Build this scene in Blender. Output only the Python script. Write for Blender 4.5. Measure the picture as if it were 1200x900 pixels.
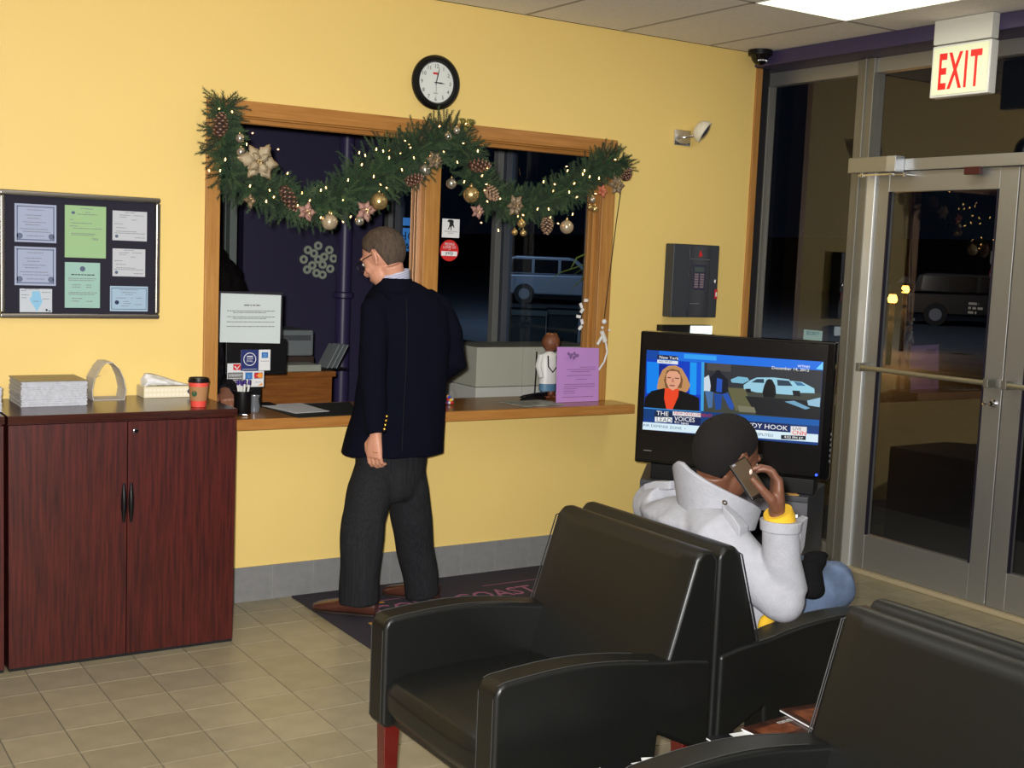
import bpy, math, random
from mathutils import Vector, Matrix, noise
random.seed(7)
for o in list(bpy.data.objects): bpy.data.objects.remove(o)
SC = bpy.context.scene
COL = SC.collection
# ------------------------------------------------------------------ camera
CR = Vector((0.842753, -0.536789, 0.040312)); CU = Vector((0.021897, 0.109012, 0.993799)); CF = Vector((0.537855, 0.836645, -0.103624))
CP = Vector((0.0, -5.32339, 1.645)); FPX = 1434.636
cd = bpy.data.cameras.new('camera'); cam = bpy.data.objects.new('camera', cd); COL.objects.link(cam)
m = Matrix.Identity(4)
for i in range(3):
    m[i][0] = CR[i]; m[i][1] = CU[i]; m[i][2] = -CF[i]; m[i][3] = CP[i]
cam.matrix_world = m
cd.sensor_width = 36; cd.lens = FPX/1200*36; cd.clip_start = 0.05; cd.clip_end = 400
SC.camera = cam
# ------------------------------------------------------------------ world, lights, exposure
SC.view_settings.view_transform = 'Standard'; SC.view_settings.look = 'None'
SC.view_settings.exposure = 0.0; SC.view_settings.gamma = 1; SC.view_settings.use_curve_mapping = False
w = bpy.data.worlds.new('dusk'); SC.world = w; w.use_nodes = True
w.node_tree.nodes['Background'].inputs[0].default_value = (0.10, 0.16, 0.30, 1); w.node_tree.nodes['Background'].inputs[1].default_value = 0.014
def area(name, loc, target, size, power, color, size_y=None):
    l = bpy.data.lights.new(name, 'AREA'); l.energy = power; l.color = color; l.size = size
    if size_y: l.shape = 'RECTANGLE'; l.size_y = size_y
    o = bpy.data.objects.new(name, l); COL.objects.link(o); o.location = loc
    d = Vector(target)-Vector(loc); o.rotation_euler = d.to_track_quat('-Z', 'Y').to_euler(); return o
# the camera's own flash, just above-left of the lens
fl = area('camera_flash', CP+CU*0.055-CR*0.05-CF*0.03, CP+CF*4-CR*0.55+CU*0.15, 0.05, 127, (1.0, 0.985, 0.96)); fl.data.spread = math.radians(125)
# further ceiling troffers of the waiting room, behind and beside the camera
for x, y in ((1.6, -2.2), (1.6, -4.8), (4.3, -4.6)):
    area('ceiling_troffer_light', (x, y, 2.84), (x, y, 0), 0.58, 7, (1.0, 0.97, 0.88), 1.16)
area('ceiling_troffer_light', (4.3, -1.62, 2.825), (4.3, -1.62, 0), 0.55, 7, (1.0, 0.98, 0.84), 1.1)

# ------------------------------------------------------------------ helpers
def lin(c):
    return tuple(((v/255)/12.92 if v/255 <= 0.04045 else ((v/255+0.055)/1.055)**2.4) for v in c)+(1,)
def ray(px, py): return CF+CR*((px-600)/FPX)-CU*((py-450)/FPX)
def W(px, py, d): return CP+ray(px, py)*d                     # point at a given depth
def on(px, py, ax, v):                                        # point where a sight line meets a wall / floor plane
    r = ray(px, py); return CP+r*((v-CP[ax])/r[ax])
def hy(px, py, y=0.0): return on(px, py, 1, y)
def hx(px, py, x): return on(px, py, 0, x)
def hz(px, py, z): return on(px, py, 2, z)
MATS = {}
def mat(name, col, rough=0.6, metal=0.0, spec=0.5, emit=None, estr=1.0, bump=None, var=None, coat=0, grain=None, sheen=0):
    if name in MATS: return MATS[name]
    M = bpy.data.materials.new(name); M.use_nodes = True; nt = M.node_tree; N = nt.nodes; L = nt.links
    b = N['Principled BSDF']; c = lin(col)
    b.inputs['Base Color'].default_value = c; b.inputs['Roughness'].default_value = rough; b.inputs['Metallic'].default_value = metal
    b.inputs['Specular IOR Level'].default_value = spec; b.inputs['Coat Weight'].default_value = coat; b.inputs['Sheen Weight'].default_value = sheen
    tc = N.new('ShaderNodeTexCoord')
    if emit:
        b.inputs['Emission Color'].default_value = lin(emit); b.inputs['Emission Strength'].default_value = estr
    if grain:      # (scale vector, amount, second colour)
        mp = N.new('ShaderNodeMapping'); mp.inputs['Scale'].default_value = grain[0]; L.new(tc.outputs['Object'], mp.inputs[0])
        nz = N.new('ShaderNodeTexNoise'); nz.inputs['Scale'].default_value = 1; nz.inputs['Detail'].default_value = 6; nz.inputs['Roughness'].default_value = 0.65; L.new(mp.outputs[0], nz.inputs['Vector'])
        cr = N.new('ShaderNodeValToRGB'); cr.color_ramp.elements[0].position = 0.35; cr.color_ramp.elements[1].position = 0.68
        cr.color_ramp.elements[0].color = lin(grain[2]); cr.color_ramp.elements[1].color = c
        L.new(nz.outputs['Fac'], cr.inputs[0])
        L.new(cr.outputs[0], b.inputs['Base Color'])
    elif var:      # (scale, amount) brightness variation
        nz = N.new('ShaderNodeTexNoise'); nz.inputs['Scale'].default_value = var[0]; nz.inputs['Detail'].default_value = 5; L.new(tc.outputs['Object'], nz.inputs['Vector'])
        cr = N.new('ShaderNodeValToRGB'); cr.color_ramp.elements[0].position = 0.3; cr.color_ramp.elements[1].position = 0.7
        cr.color_ramp.elements[0].color = tuple(v*(1-var[1]) for v in c[:3])+(1,); cr.color_ramp.elements[1].color = tuple(min(1, v*(1+var[1])) for v in c[:3])+(1,)
        L.new(nz.outputs['Fac'], cr.inputs[0]); L.new(cr.outputs[0], b.inputs['Base Color'])
    if bump:       # (scale, strength, distance)
        nz2 = N.new('ShaderNodeTexNoise'); nz2.inputs['Scale'].default_value = bump[0]; nz2.inputs['Detail'].default_value = 4; L.new(tc.outputs['Object'], nz2.inputs['Vector'])
        bp = N.new('ShaderNodeBump'); bp.inputs['Strength'].default_value = bump[1]; bp.inputs['Distance'].default_value = bump[2]
        L.new(nz2.outputs['Fac'], bp.inputs['Height']); L.new(bp.outputs[0], b.inputs['Normal'])
    MATS[name] = M; return M
def glassmat(name, ior=1.5, tint=(1, 1, 1), rough=0.0):
    if name in MATS: return MATS[name]
    M = bpy.data.materials.new(name); M.use_nodes = True; nt = M.node_tree; N = nt.nodes; L = nt.links
    N.remove(N['Principled BSDF']); out = N['Material Output']
    t = N.new('ShaderNodeBsdfTransparent'); t.inputs[0].default_value = tint+(1,)
    g = N.new('ShaderNodeBsdfGlossy'); g.inputs['Roughness'].default_value = rough; g.inputs[0].default_value = (1, 1, 1, 1)
    f = N.new('ShaderNodeFresnel'); f.inputs[0].default_value = ior; mx = N.new('ShaderNodeMixShader')
    ge = N.new('ShaderNodeNewGeometry'); mu = N.new('ShaderNodeMath'); mu.operation = 'SUBTRACT'; mu.use_clamp = True      # a thin pane reflects at its outer faces only
    L.new(f.outputs[0], mu.inputs[0]); L.new(ge.outputs['Backfacing'], mu.inputs[1]); L.new(mu.outputs[0], mx.inputs[0]); L.new(t.outputs[0], mx.inputs[1]); L.new(g.outputs[0], mx.inputs[2]); L.new(mx.outputs[0], out.inputs[0])
    MATS[name] = M; return M
class MB:
    def __init__(s): s.v = []; s.f = []; s.mi = []; s.k = 0
    def add(s, vs, fs):
        n = len(s.v); s.v += [tuple(v) for v in vs]; s.f += [tuple(i+n for i in f) for f in fs]; s.mi += [s.k]*len(fs); return s
    def box(s, x0, x1, y0, y1, z0, z1):
        return s.add([(x0,y0,z0),(x1,y0,z0),(x1,y1,z0),(x0,y1,z0),(x0,y0,z1),(x1,y0,z1),(x1,y1,z1),(x0,y1,z1)],
                     [(0,3,2,1),(4,5,6,7),(0,1,5,4),(1,2,6,5),(2,3,7,6),(3,0,4,7)])
    def obox(s, M, sx, sy, sz):   # box centred on matrix
        vs = [M@Vector((a*sx/2, b*sy/2, c*sz/2)) for a, b, c in ((-1,-1,-1),(1,-1,-1),(1,1,-1),(-1,1,-1),(-1,-1,1),(1,-1,1),(1,1,1),(-1,1,1))]
        return s.add(vs, [(0,3,2,1),(4,5,6,7),(0,1,5,4),(1,2,6,5),(2,3,7,6),(3,0,4,7)])
    def prism(s, poly, vec):
        vec = Vector(vec); n = len(poly); p = [Vector(a) for a in poly]
        vs = p+[a+vec for a in p]
        return s.add(vs, [tuple(range(n))[::-1], tuple(range(n, 2*n))]+[(i, (i+1) % n, n+(i+1) % n, n+i) for i in range(n)])
    def loft(s, rings, cap=True):
        n = len(rings[0]); vs = [p for r in rings for p in r]; fs = []
        for a in range(len(rings)-1):
            for i in range(n):
                j = (i+1) % n; fs.append((a*n+i, a*n+j, (a+1)*n+j, (a+1)*n+i))
        if cap:
            fs.append(tuple(range(n))[::-1]); fs.append(tuple((len(rings)-1)*n+i for i in range(n)))
        return s.add(vs, fs)
    def ring(s, c, ax, ay, n=16, p=2.0):
        c = Vector(c); ax = Vector(ax); ay = Vector(ay); out = []
        for i in range(n):
            t = 2*math.pi*i/n; cx, sx = math.cos(t), math.sin(t)
            out.append(c+ax*(math.copysign(abs(cx)**(2/p), cx))+ay*(math.copysign(abs(sx)**(2/p), sx)))
        return out
    def tube(s, pts, rad, n=8, cap=True, squash=1.0, up=None):
        pts = [Vector(p) for p in pts]; m_ = len(pts)
        if not hasattr(rad, '__len__'): rad = [rad]*m_
        rings = []; prev = Vector(up) if up else None
        for i in range(m_):
            t = (pts[min(i+1, m_-1)]-pts[max(i-1, 0)]).normalized()
            if prev is None: prev = t.orthogonal()
            a = (prev-t*prev.dot(t)).normalized(); b = t.cross(a); prev = a
            rings.append(s.ring(pts[i], a*rad[i], b*rad[i]*squash, n))
        return s.loft(rings, cap)
    def cyl(s, a, b, r, r2=None, n=16): return s.tube([a, b], [r, r if r2 is None else r2], n)
    def ell(s, c, r, n=14, mm=10, M=None):
        c = Vector(c); M = M or Matrix.Identity(3); rings = []
        if not hasattr(r, '__len__'): r = (r, r, r)
        vs = [c+M@Vector((0, 0, -r[2]))]; fs = []
        for j in range(1, mm):
            ph = -math.pi/2+math.pi*j/mm
            for i in range(n):
                t = 2*math.pi*i/n; vs.append(c+M@Vector((r[0]*math.cos(ph)*math.cos(t), r[1]*math.cos(ph)*math.sin(t), r[2]*math.sin(ph))))
        vs.append(c+M@Vector((0, 0, r[2])))
        for i in range(n): fs.append((0, 1+(i+1) % n, 1+i))
        for j in range(mm-2):
            for i in range(n): a = 1+j*n; fs.append((a+i, a+(i+1) % n, a+n+(i+1) % n, a+n+i))
        a = 1+(mm-2)*n
        for i in range(n): fs.append((a+i, a+(i+1) % n, len(vs)-1))
        return s.add(vs, fs)
    def lathe(s, c, prof, n=20, axis=(0, 0, 1)):
        c = Vector(c); ax = Vector(axis).normalized(); u_ = ax.orthogonal().normalized(); v_ = ax.cross(u_)
        return s.loft([s.ring(c+ax*z, u_*max(r, 1e-4), v_*max(r, 1e-4), n) for r, z in prof])
    def torus(s, c, R, r, axis=(0, 0, 1), n=20, k=8):
        c = Vector(c); ax = Vector(axis).normalized(); u_ = ax.orthogonal().normalized(); v_ = ax.cross(u_); vs = []; fs = []
        for i in range(n):
            d = u_*math.cos(2*math.pi*i/n)+v_*math.sin(2*math.pi*i/n)
            for j in range(k): a = 2*math.pi*j/k; vs.append(c+d*(R+r*math.cos(a))+ax*r*math.sin(a))
        for i in range(n):
            for j in range(k): fs.append((i*k+j, ((i+1) % n)*k+j, ((i+1) % n)*k+(j+1) % k, i*k+(j+1) % k))
        return s.add(vs, fs)
    def quad(s, a, b, c, d): return s.add([a, b, c, d], [(0, 1, 2, 3)])
    def text(s, txt, size, o, xd, yd, align='LEFT', ext=0.0004, sx=1.0, shear=0.0, space=1.0, bold=0.0):
        xd = Vector(xd).normalized(); yd = Vector(yd).normalized(); zd = xd.cross(yd); o = Vector(o)
        key = (txt, align, shear, space, bold)
        if key not in TEXTS:
            cu = bpy.data.curves.new('t', 'FONT'); cu.body = txt; cu.size = 1; cu.resolution_u = 2; cu.align_x = align; cu.offset = bold; cu.shear = shear; cu.space_character = space
            ob = bpy.data.objects.new('t', cu); me = bpy.data.meshes.new_from_object(ob)
            TEXTS[key] = ([v.co.copy() for v in me.vertices], [tuple(p.vertices) for p in me.polygons])
            bpy.data.objects.remove(ob); bpy.data.meshes.remove(me); bpy.data.curves.remove(cu)
        vs, fs = TEXTS[key]
        return s.add([o+xd*v.x*size*sx+yd*v.y*size+zd*ext for v in vs], fs)
TEXTS = {}
SMALL = {'printed_lines', 'numerals', 'stitched_seam', 'laces', 'dot_pattern', 'infrared_lamps', 'keys', 'hair_curls', 'side_buttons', 'parked_cars', 'bystanders', 'stamens', 'cover_photo', 'panel_lettering', 'heading', 'border_print', 'stamp', 'lettering', 'letters'}      # print and specks too small to pick apart
def mesh_of(mb, name, mats, smooth=False, sharp=40):
    me = bpy.data.meshes.new(name); me.from_pydata(mb.v, [], mb.f)
    for x in (mats if isinstance(mats, (list, tuple)) else [mats]): me.materials.append(x)
    if any(mb.mi): me.polygons.foreach_set('material_index', mb.mi)
    me.update()
    if smooth:
        me.polygons.foreach_set('use_smooth', [True]*len(me.polygons))
        try: me.set_sharp_from_angle(angle=math.radians(sharp))
        except Exception: pass
    return me
def wm(o):
    return (wm(o.parent) if o.parent else Matrix.Identity(4))@o.matrix_basis
def obj(name, mb, mats, parent=None, smooth=False, bevel=0, seg=2, local=False, label=None, kind=None, sharp=40):
    me = mb if isinstance(mb, bpy.types.Mesh) else mesh_of(mb, name, mats, smooth, sharp)
    o = bpy.data.objects.new(name, me); COL.objects.link(o)
    if parent:
        o.parent = parent
        if not local: me.transform(wm(parent).inverted())
    if bevel:
        bv = o.modifiers.new('bevel', 'BEVEL'); bv.width = bevel; bv.segments = seg; bv.limit_method = 'ANGLE'; bv.angle_limit = math.radians(30)
        me.polygons.foreach_set('use_smooth', [True]*len(me.polygons))
        wn = o.modifiers.new('wn', 'WEIGHTED_NORMAL'); wn.keep_sharp = True
    if label: o['label'] = label
    if name in SMALL: kind = 'stuff'
    if kind: o['kind'] = kind
    return o
def thing(name, label, cat, loc=(0, 0, 0), rz=0, group=None):
    o = bpy.data.objects.new(name, None); COL.objects.link(o); o.location = loc; o.rotation_euler = (0, 0, rz); o.empty_display_size = 0.05
    o['label'] = label; o['category'] = cat
    if group: o['group'] = group
    return o
def tag(o, label, cat, group=None):
    o['label'] = label; o['category'] = cat
    if group: o['group'] = group
    return o
def struct(name, mb, mats, parent=None, **k):
    o = obj(name, mb, mats, parent, **k)
    if not parent: o['kind'] = 'structure'
    return o
def inst(name, me, parent, loc):      # shares mesh data
    o = bpy.data.objects.new(name, me); COL.objects.link(o); o.parent = parent; o.location = loc; return o
def copytree(r, loc=None, rz=None):
    c = r.copy(); COL.objects.link(c)
    if loc is not None: c.location = loc
    if rz is not None: c.rotation_euler = (0, 0, rz)
    for ch in list(r.children):
        d = ch.copy(); COL.objects.link(d); d.parent = c
        for g in list(ch.children):
            e = g.copy(); COL.objects.link(e); e.parent = d
    return c
TS2 = bpy.data.scenes.new('workbench')      # throwaway scene, removed at the end
def fuse(mb, voxel, smooth=4, name='m', fac=0.5):      # union of closed pieces into one continuous skin
    me = mesh_of(mb, name, []); o = bpy.data.objects.new('tmp', me); TS2.collection.objects.link(o)
    r = o.modifiers.new('r', 'REMESH'); r.mode = 'VOXEL'; r.voxel_size = voxel
    if smooth: s_ = o.modifiers.new('s', 'SMOOTH'); s_.iterations = smooth; s_.factor = fac
    TS2.view_layers[0].update(); dg = TS2.view_layers[0].depsgraph; ev = o.evaluated_get(dg)
    out = bpy.data.meshes.new_from_object(ev, depsgraph=dg); bpy.data.objects.remove(o)
    out.name = name; out.polygons.foreach_set('use_smooth', [True]*len(out.polygons)); return out
def skin(name, mb, mats, parent, voxel=0.008, smooth=4, label=None, disp=None):
    me = fuse(mb, voxel, smooth, name)
    for x in (mats if isinstance(mats, (list, tuple)) else [mats]): me.materials.append(x)
    if disp:
        nr = [v.normal.copy() for v in me.vertices]
        for v, n_ in zip(me.vertices, nr): v.co += n_*disp(v.co)
    return obj(name, me, None, parent, label=label)
def dashes(mb, o, xd, yd, x0, x1, y, h, fill=0.85):   # an unreadable printed line: word-length strokes
    o = Vector(o); xd = Vector(xd); yd = Vector(yd); zd = xd.cross(yd)*0.0006; x = x0
    while x < x1:
        l = min(random.uniform(1.2, 5)*h, x1-x)
        p = o+xd*x+yd*y+zd; mb.quad(p, p+xd*l, p+xd*l+yd*h, p+yd*h)
        x += l+h*0.7
# ------------------------------------------------------------------ materials
yellow = mat('yellow_wall_paint', (237, 206, 124), 0.55, bump=(180, 0.12, 0.002))
oak = mat('honey_oak', (190, 138, 74), 0.4, spec=0.4, grain=((55, 55, 3), 1, (164, 112, 54)))
oakh = mat('honey_oak_across', (186, 130, 66), 0.4, grain=((3, 55, 55), 1, (160, 106, 48)))
mahog = mat('dark_mahogany_laminate', (88, 30, 26), 0.35, grain=((90, 90, 4), 1, (46, 14, 14)))
mahogt = mat('dark_mahogany_top', (70, 32, 24), 0.22, grain=((4, 80, 80), 1, (44, 20, 16)))
black = mat('black_plastic', (12, 12, 14), 0.4, spec=.3)
gblack = mat('gloss_black_plastic', (10, 10, 12), 0.12)
blackm = mat('black_matte', (10, 10, 12), 0.8)
leather = mat('black_leatherette', (15, 16, 15), 0.40, spec=0.45, bump=(420, 0.25, 0.0008))
white = mat('white_paper', (225, 226, 228), 0.7)
whitep = mat('white_plastic', (222, 222, 218), 0.4)
ink = mat('grey_ink', (120, 120, 128), 0.8)
inkd = mat('black_ink', (24, 24, 28), 0.8)
alu = mat('clear_anodised_aluminium', (172, 172, 170), 0.42, 0.7, bump=(300, 0.05, 0.001))
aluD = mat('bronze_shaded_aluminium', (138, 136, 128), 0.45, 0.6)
chrome = mat('chrome', (220, 220, 225), 0.12, 1.0)
purple = mat('dark_purple_paint', (48, 42, 72), 0.5)
purpleb = mat('purple_beam_paint', (62, 54, 88), 0.45)
steel = mat('brushed_pewter_frame', (150, 146, 140), 0.25, 0.9)
glassD = glassmat('storefront_glass', 1.75)
glassT = glassmat('thin_glass', 1.3)
# ================================================================== THE SETTING
CEIL = 2.855; XS = 5.2
wallB = MB(); T = 0.12
wallB.box(-3.5, 1.80, 0, T, 0, CEIL); wallB.box(4.0, 5.0, 0, T, 0, CEIL); wallB.box(1.80, 4.0, 0, T, 2.25, CEIL); wallB.box(1.80, 4.0, 0, T, 0, 0.835)
struct('wall_back', wallB, yellow)
tr = MB(); tr.box(5.0, 5.045, -0.012, T+0.01, 0.0, 2.775); struct('trim_1', tr, oak, bevel=0.003)
fil = MB(); fil.box(5.045, XS+0.02, T-0.02, T+0.02, 0, CEIL); struct('gap_strip', fil, mat('dark_gap_fill', (22, 20, 24), 0.8))  # added dark strip, painted darkness of the open gap beside the glass
wl = MB(); wl.box(-3.62, -3.5, -8.2, 0.12, 0, CEIL); struct('wall_left', wl, yellow)
wf = MB(); wf.box(-3.5, 5.2, -8.2, -8.08, 0, CEIL); struct('wall_front', wf, yellow)
# ---- floor: tiles laid one by one
grout = mat('floor_grout', (112, 108, 96), 0.8)
fl_ = MB(); fl_.box(-3.6, XS+0.12, -8.2, 0.15, -0.06, -0.004); floor = struct('floor', fl_, grout)
tileM = [mat('beige_floor_tile_%d' % i, c, 0.34, var=(9, 0.10), bump=(90, 0.12, 0.001)) for i, c in enumerate([(156, 146, 120), (150, 141, 116), (160, 150, 125), (153, 144, 121)])]
TS = 0.2032; G = 0.0022
tm = []
for M_ in tileM:
    b = MB(); h_ = TS/2-G; z = 0.0; b.box(-h_, h_, -h_, h_, -0.008, z)
    tme = mesh_of(b, 'floor_tile', M_); tm.append(tme)
cand = []; rest = MB()
for i in range(-14, 22):
    for j in range(-26, 7):
        cx = 0.922+TS*(i+0.5); cy = -0.998+TS*(j+0.5)
        if cx > XS+0.02 or cy > -0.02 or cx < -1.2: continue
        d = Vector((cx, cy, 0))-CP; dz = d.dot(CF)
        vis = False
        if dz > 0.5:
            px = 600+FPX*d.dot(CR)/dz; py = 450-FPX*d.dot(CU)/dz
            left = -40 < px < 460 and 690 < py < 960 and not (px < 275 and py < 745)
            right = px > 930 and py < 860 and cx > 3.0 and py > 600 and (py < 700+(px-980)*0.28+30)
            mid = 780 < px < 860 and 820 < py < 900
            vis = left or right or mid
        (cand.append((dz, cx, cy)) if vis else rest.box(cx-TS/2+G, cx+TS/2-G, cy-TS/2+G, cy+TS/2-G, -0.008, 0.0))
cand.sort()
for dz, cx, cy in cand[:300]: inst('floor_tile', random.choice(tm), floor, (cx, cy, random.uniform(-0.0006, 0.0004)))
for dz, cx, cy in cand[300:]: rest.box(cx-TS/2+G, cx+TS/2-G, cy-TS/2+G, cy+TS/2-G, -0.008, 0.0)
obj('floor_tile_field', rest, tileM[0], floor, kind='stuff')
# ---- baseboard of grey tiles
bs = MB(); bs.box(1.2, 5.0, -0.0098, 0.0, 0, 0.162); base = struct('baseboard_back', bs, mat('base_grout', (150, 150, 146), 0.8))
bt = mat('grey_base_tile', (128, 128, 128), 0.5, var=(30, 0.07), bump=(120, 0.1, 0.001))
BW = 0.2055; bm_ = MB(); bm_.box(0.0012, BW-0.0012, -0.011, -0.005, 0.0015, 0.1615); bme = mesh_of(bm_, 'base_tile', bt)
for k in range(-4, 14):
    if 2.124+BW*(k+1) < 5.0: inst('base_tile', bme, base, (2.124+BW*k, 0, 0))
# ---- ceiling: 2x4 panels in a T grid
cg = MB(); cg.box(-3.6, XS+0.1, -8.2, 0.12, CEIL+0.012, CEIL+0.05); ceil = struct('ceiling', cg, mat('ceiling_plenum', (60, 60, 60), 0.9))
ct = mat('ceiling_panel', (232, 228, 224), 0.9, bump=(260, 0.4, 0.002), var=(60, 0.05))
grid = MB(); xs = [4.63-0.61*k for k in range(14)]+[5.2]; ys = [-1.0, -2.22, -3.44, -4.66, -5.88, -7.10]
for x in xs[:-1]: grid.box(x-0.010, x+0.010, -8.1, 0, CEIL-0.001, CEIL+0.012)
for y in ys: grid.box(-3.5, XS, y-0.010, y+0.010, CEIL-0.001, CEIL+0.012)
obj('ceiling_grid', grid, mat('grid_shadow_grey', (150, 146, 140), 0.6), ceil)
xs = sorted(xs); ys2 = sorted(ys+[0.0, -8.1])
LIGHTS = {(4.02, -2.22)}
for a, b_ in zip(xs[:-1], xs[1:]):
    for c_, d_ in zip(ys2[:-1], ys2[1:]):
        if abs(a-4.02) < 0.03 and abs(c_+2.22) < 0.03: continue
        p = MB(); p.box(a+0.009, b_-0.009, c_+0.009, d_-0.009, CEIL+0.001, CEIL+0.012); obj('ceiling_tile', p, ct, ceil)
lt = thing('ceiling_light', 'lit rectangular fluorescent ceiling troffer near the glass doors', 'ceiling light', (4.325, -1.61, CEIL))
p = MB(); p.box(4.03, 4.62, -2.21, -1.01, CEIL-0.002, CEIL+0.010); obj('diffuser', p, mat('lit_diffuser', (255, 255, 235), 0.5, emit=(255, 253, 224), estr=1.6), lt)
p = MB()
for a in ((4.02, 4.03, -2.22, -1.0), (4.62, 4.63, -2.22, -1.0), (4.02, 4.63, -1.01, -1.0), (4.02, 4.63, -2.22, -2.21)): p.box(*a, CEIL-0.004, CEIL+0.010)
obj('frame', p, whitep, lt)
# ---- purple beam over the storefront
b = MB(); b.box(4.985, XS+0.05, -8.1, 0.0, 2.777, 2.853); struct('trim_3', b, purpleb, bevel=0.004)
# ---- storefront: bay beside the wall
def frame_bits(pr, name, boxes, m=alu, bevel=0.002):
    for b_ in boxes:
        q = MB(); q.box(*b_); obj(name, q, m, pr, bevel=bevel)
w2 = bpy.data.objects.new('window_2', None); COL.objects.link(w2); w2['kind'] = 'structure'; w2.location = (XS, -0.2, 0)
frame_bits(w2, 'frame_rail', [(XS, XS+0.06, -0.60, 0.10, 2.70, 2.777), (XS, XS+0.06, -0.60, 0.10, 0.0, 0.11), (XS, XS+0.06, -0.60, 0.10, 0.895, 0.945)])
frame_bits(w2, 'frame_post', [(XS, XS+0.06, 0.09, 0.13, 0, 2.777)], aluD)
for z0, z1 in ((0.11, 0.895), (0.945, 2.70)):
    q = MB(); q.box(XS+0.028, XS+0.034, -0.60, 0.10, z0, z1); obj('glass_pane', q, glassD, w2)
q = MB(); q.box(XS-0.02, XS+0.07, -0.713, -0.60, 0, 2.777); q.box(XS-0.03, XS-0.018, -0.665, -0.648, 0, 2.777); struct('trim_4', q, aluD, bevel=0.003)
w3 = bpy.data.objects.new('window_3', None); COL.objects.link(w3); w3['kind'] = 'structure'; w3.location = (XS, -1.6, 2.2)
frame_bits(w3, 'frame_rail', [(XS, XS+0.06, -2.56, -0.713, 2.70, 2.777), (XS-0.03, XS+0.07, -2.56, -0.713, 2.172, 2.232)])
q = MB(); q.box(XS+0.028, XS+0.034, -2.56, -0.713, 2.232, 2.70); obj('glass_pane', q, glassD, w3)
q = MB(); q.box(XS-0.02, XS+0.07, -0.773, -0.713, 0, 2.172); struct('trim_5', q, mat('pale_satin_aluminium', (222, 224, 224), 0.35, 0.45), bevel=0.006)
q = MB(); q.box(XS-0.04, XS+0.08, -2.56, -0.713, 0.0, 0.022); struct('trim_6', q, mat('stone_threshold', (186, 172, 140), 0.5), bevel=0.004)
def leaf(name, y0, y1, meet, hinge_side):      # y0 > y1
    d = bpy.data.objects.new(name, None); COL.objects.link(d); d['kind'] = 'structure'; d.location = (XS, (y0+y1)/2, 0)
    a, b_ = (0.085, 0.108) if meet == 1 else (0.108, 0.085)
    for i, bx in enumerate([(XS-0.005, XS+0.04, y0-a, y0-0.003, 0.024, 2.170), (XS-0.005, XS+0.04, y1+0.003, y1+b_, 0.024, 2.170)]):
        q = MB(); q.box(*bx); obj('stile', q, alu, d, bevel=0.004)
    for z0, z1 in ((0.024, 0.215), (2.065, 2.170)):
        q = MB(); q.box(XS-0.004, XS+0.039, y1+b_, y0-a, z0, z1); obj('rail', q, alu, d, bevel=0.002)
    q = MB(); q.box(XS+0.012, XS+0.018, y1+b_, y0-a, 0.215, 2.065); obj('glass_pane', q, glassD, d)
    q = MB()
    for yy in (y0-a, y1+b_): q.box(XS-0.008, XS+0.01, min(yy, yy-0.008) if yy > (y0+y1)/2 else yy, max(yy, yy-0.008) if yy > (y0+y1)/2 else yy+0.008, 0.215, 2.065)
    obj('glazing_bead', q, mat('dark_glazing_gasket', (30, 26, 44), 0.5), d)
    return d
d1 = leaf('door_1', -0.773, -1.637, 1, 0); d2 = leaf('door_2', -1.637, -2.50, 2, 1)
def pushbar(d, y0, y1):
    q = MB(); q.tube([(XS-0.075, y0, 1.128), (XS-0.075, (y0+y1)/2, 1.126), (XS-0.075, y1, 1.128)], 0.013, 12)
    pb = obj('push_bar', q, mat('satin_bar_aluminium', (176, 170, 146), 0.35, 0.7), d, smooth=True)
    for y in (y0, y1):
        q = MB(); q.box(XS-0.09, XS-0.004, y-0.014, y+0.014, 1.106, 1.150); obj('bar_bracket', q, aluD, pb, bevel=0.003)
pushbar(d1, -0.80, -1.60); pushbar(d2, -1.70, -2.46)
q = MB(); q.lathe((XS-0.004, -1.598, 1.026), [(0.02, 0), (0.02, 0.008), (0.014, 0.012), (0.012, 0.03), (0.0, 0.032)], 20, (-1, 0, 0)); lk = obj('lock', q, chrome, d1, smooth=True)
q = MB(); q.box(XS-0.05, XS-0.035, -1.578, -1.560, 1.015, 1.032); obj('thumb_turn', q, chrome, lk, bevel=0.002)
# overhead door closer on the header
cl = thing('door_closer', 'silver overhead door closer on the header left of the doors', 'door closer', (XS-0.03, -0.8, 2.2))
q = MB(); q.box(XS-0.10, XS-0.031, -0.965, -0.648, 2.163, 2.243); obj('cover', q, mat('silver_closer_cover', (166, 164, 154), 0.35, 0.6), cl, bevel=0.003)
q = MB(); q.box(XS-0.101, XS-0.03, -0.968, -0.905, 2.162, 2.244); obj('end_cap', q, mat('silver_end_cap', (200, 205, 212), 0.25, 0.7), cl, bevel=0.003)
q = MB(); q.box(XS-0.075, XS-0.055, -0.93, -0.70, 2.146, 2.156); q.cyl((XS-0.065, -0.72, 2.14), (XS-0.065, -0.72, 2.166), 0.014); q.box(XS-0.07, XS-0.0, -1.02, -0.93, 2.144, 2.150); q.cyl((XS-0.065, -1.0, 2.136), (XS-0.065, -1.0, 2.156), 0.009); obj('arm', q, chrome, cl, bevel=0.001)
q = MB(); q.box(XS-0.06, XS-0.031, -1.45, -1.36, 2.135, 2.172); tag(obj('door_contact', q, mat('dark_red_plastic', (70, 24, 26), 0.4), bevel=0.002), 'small dark red contact block under the door header', 'door sensor')
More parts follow.
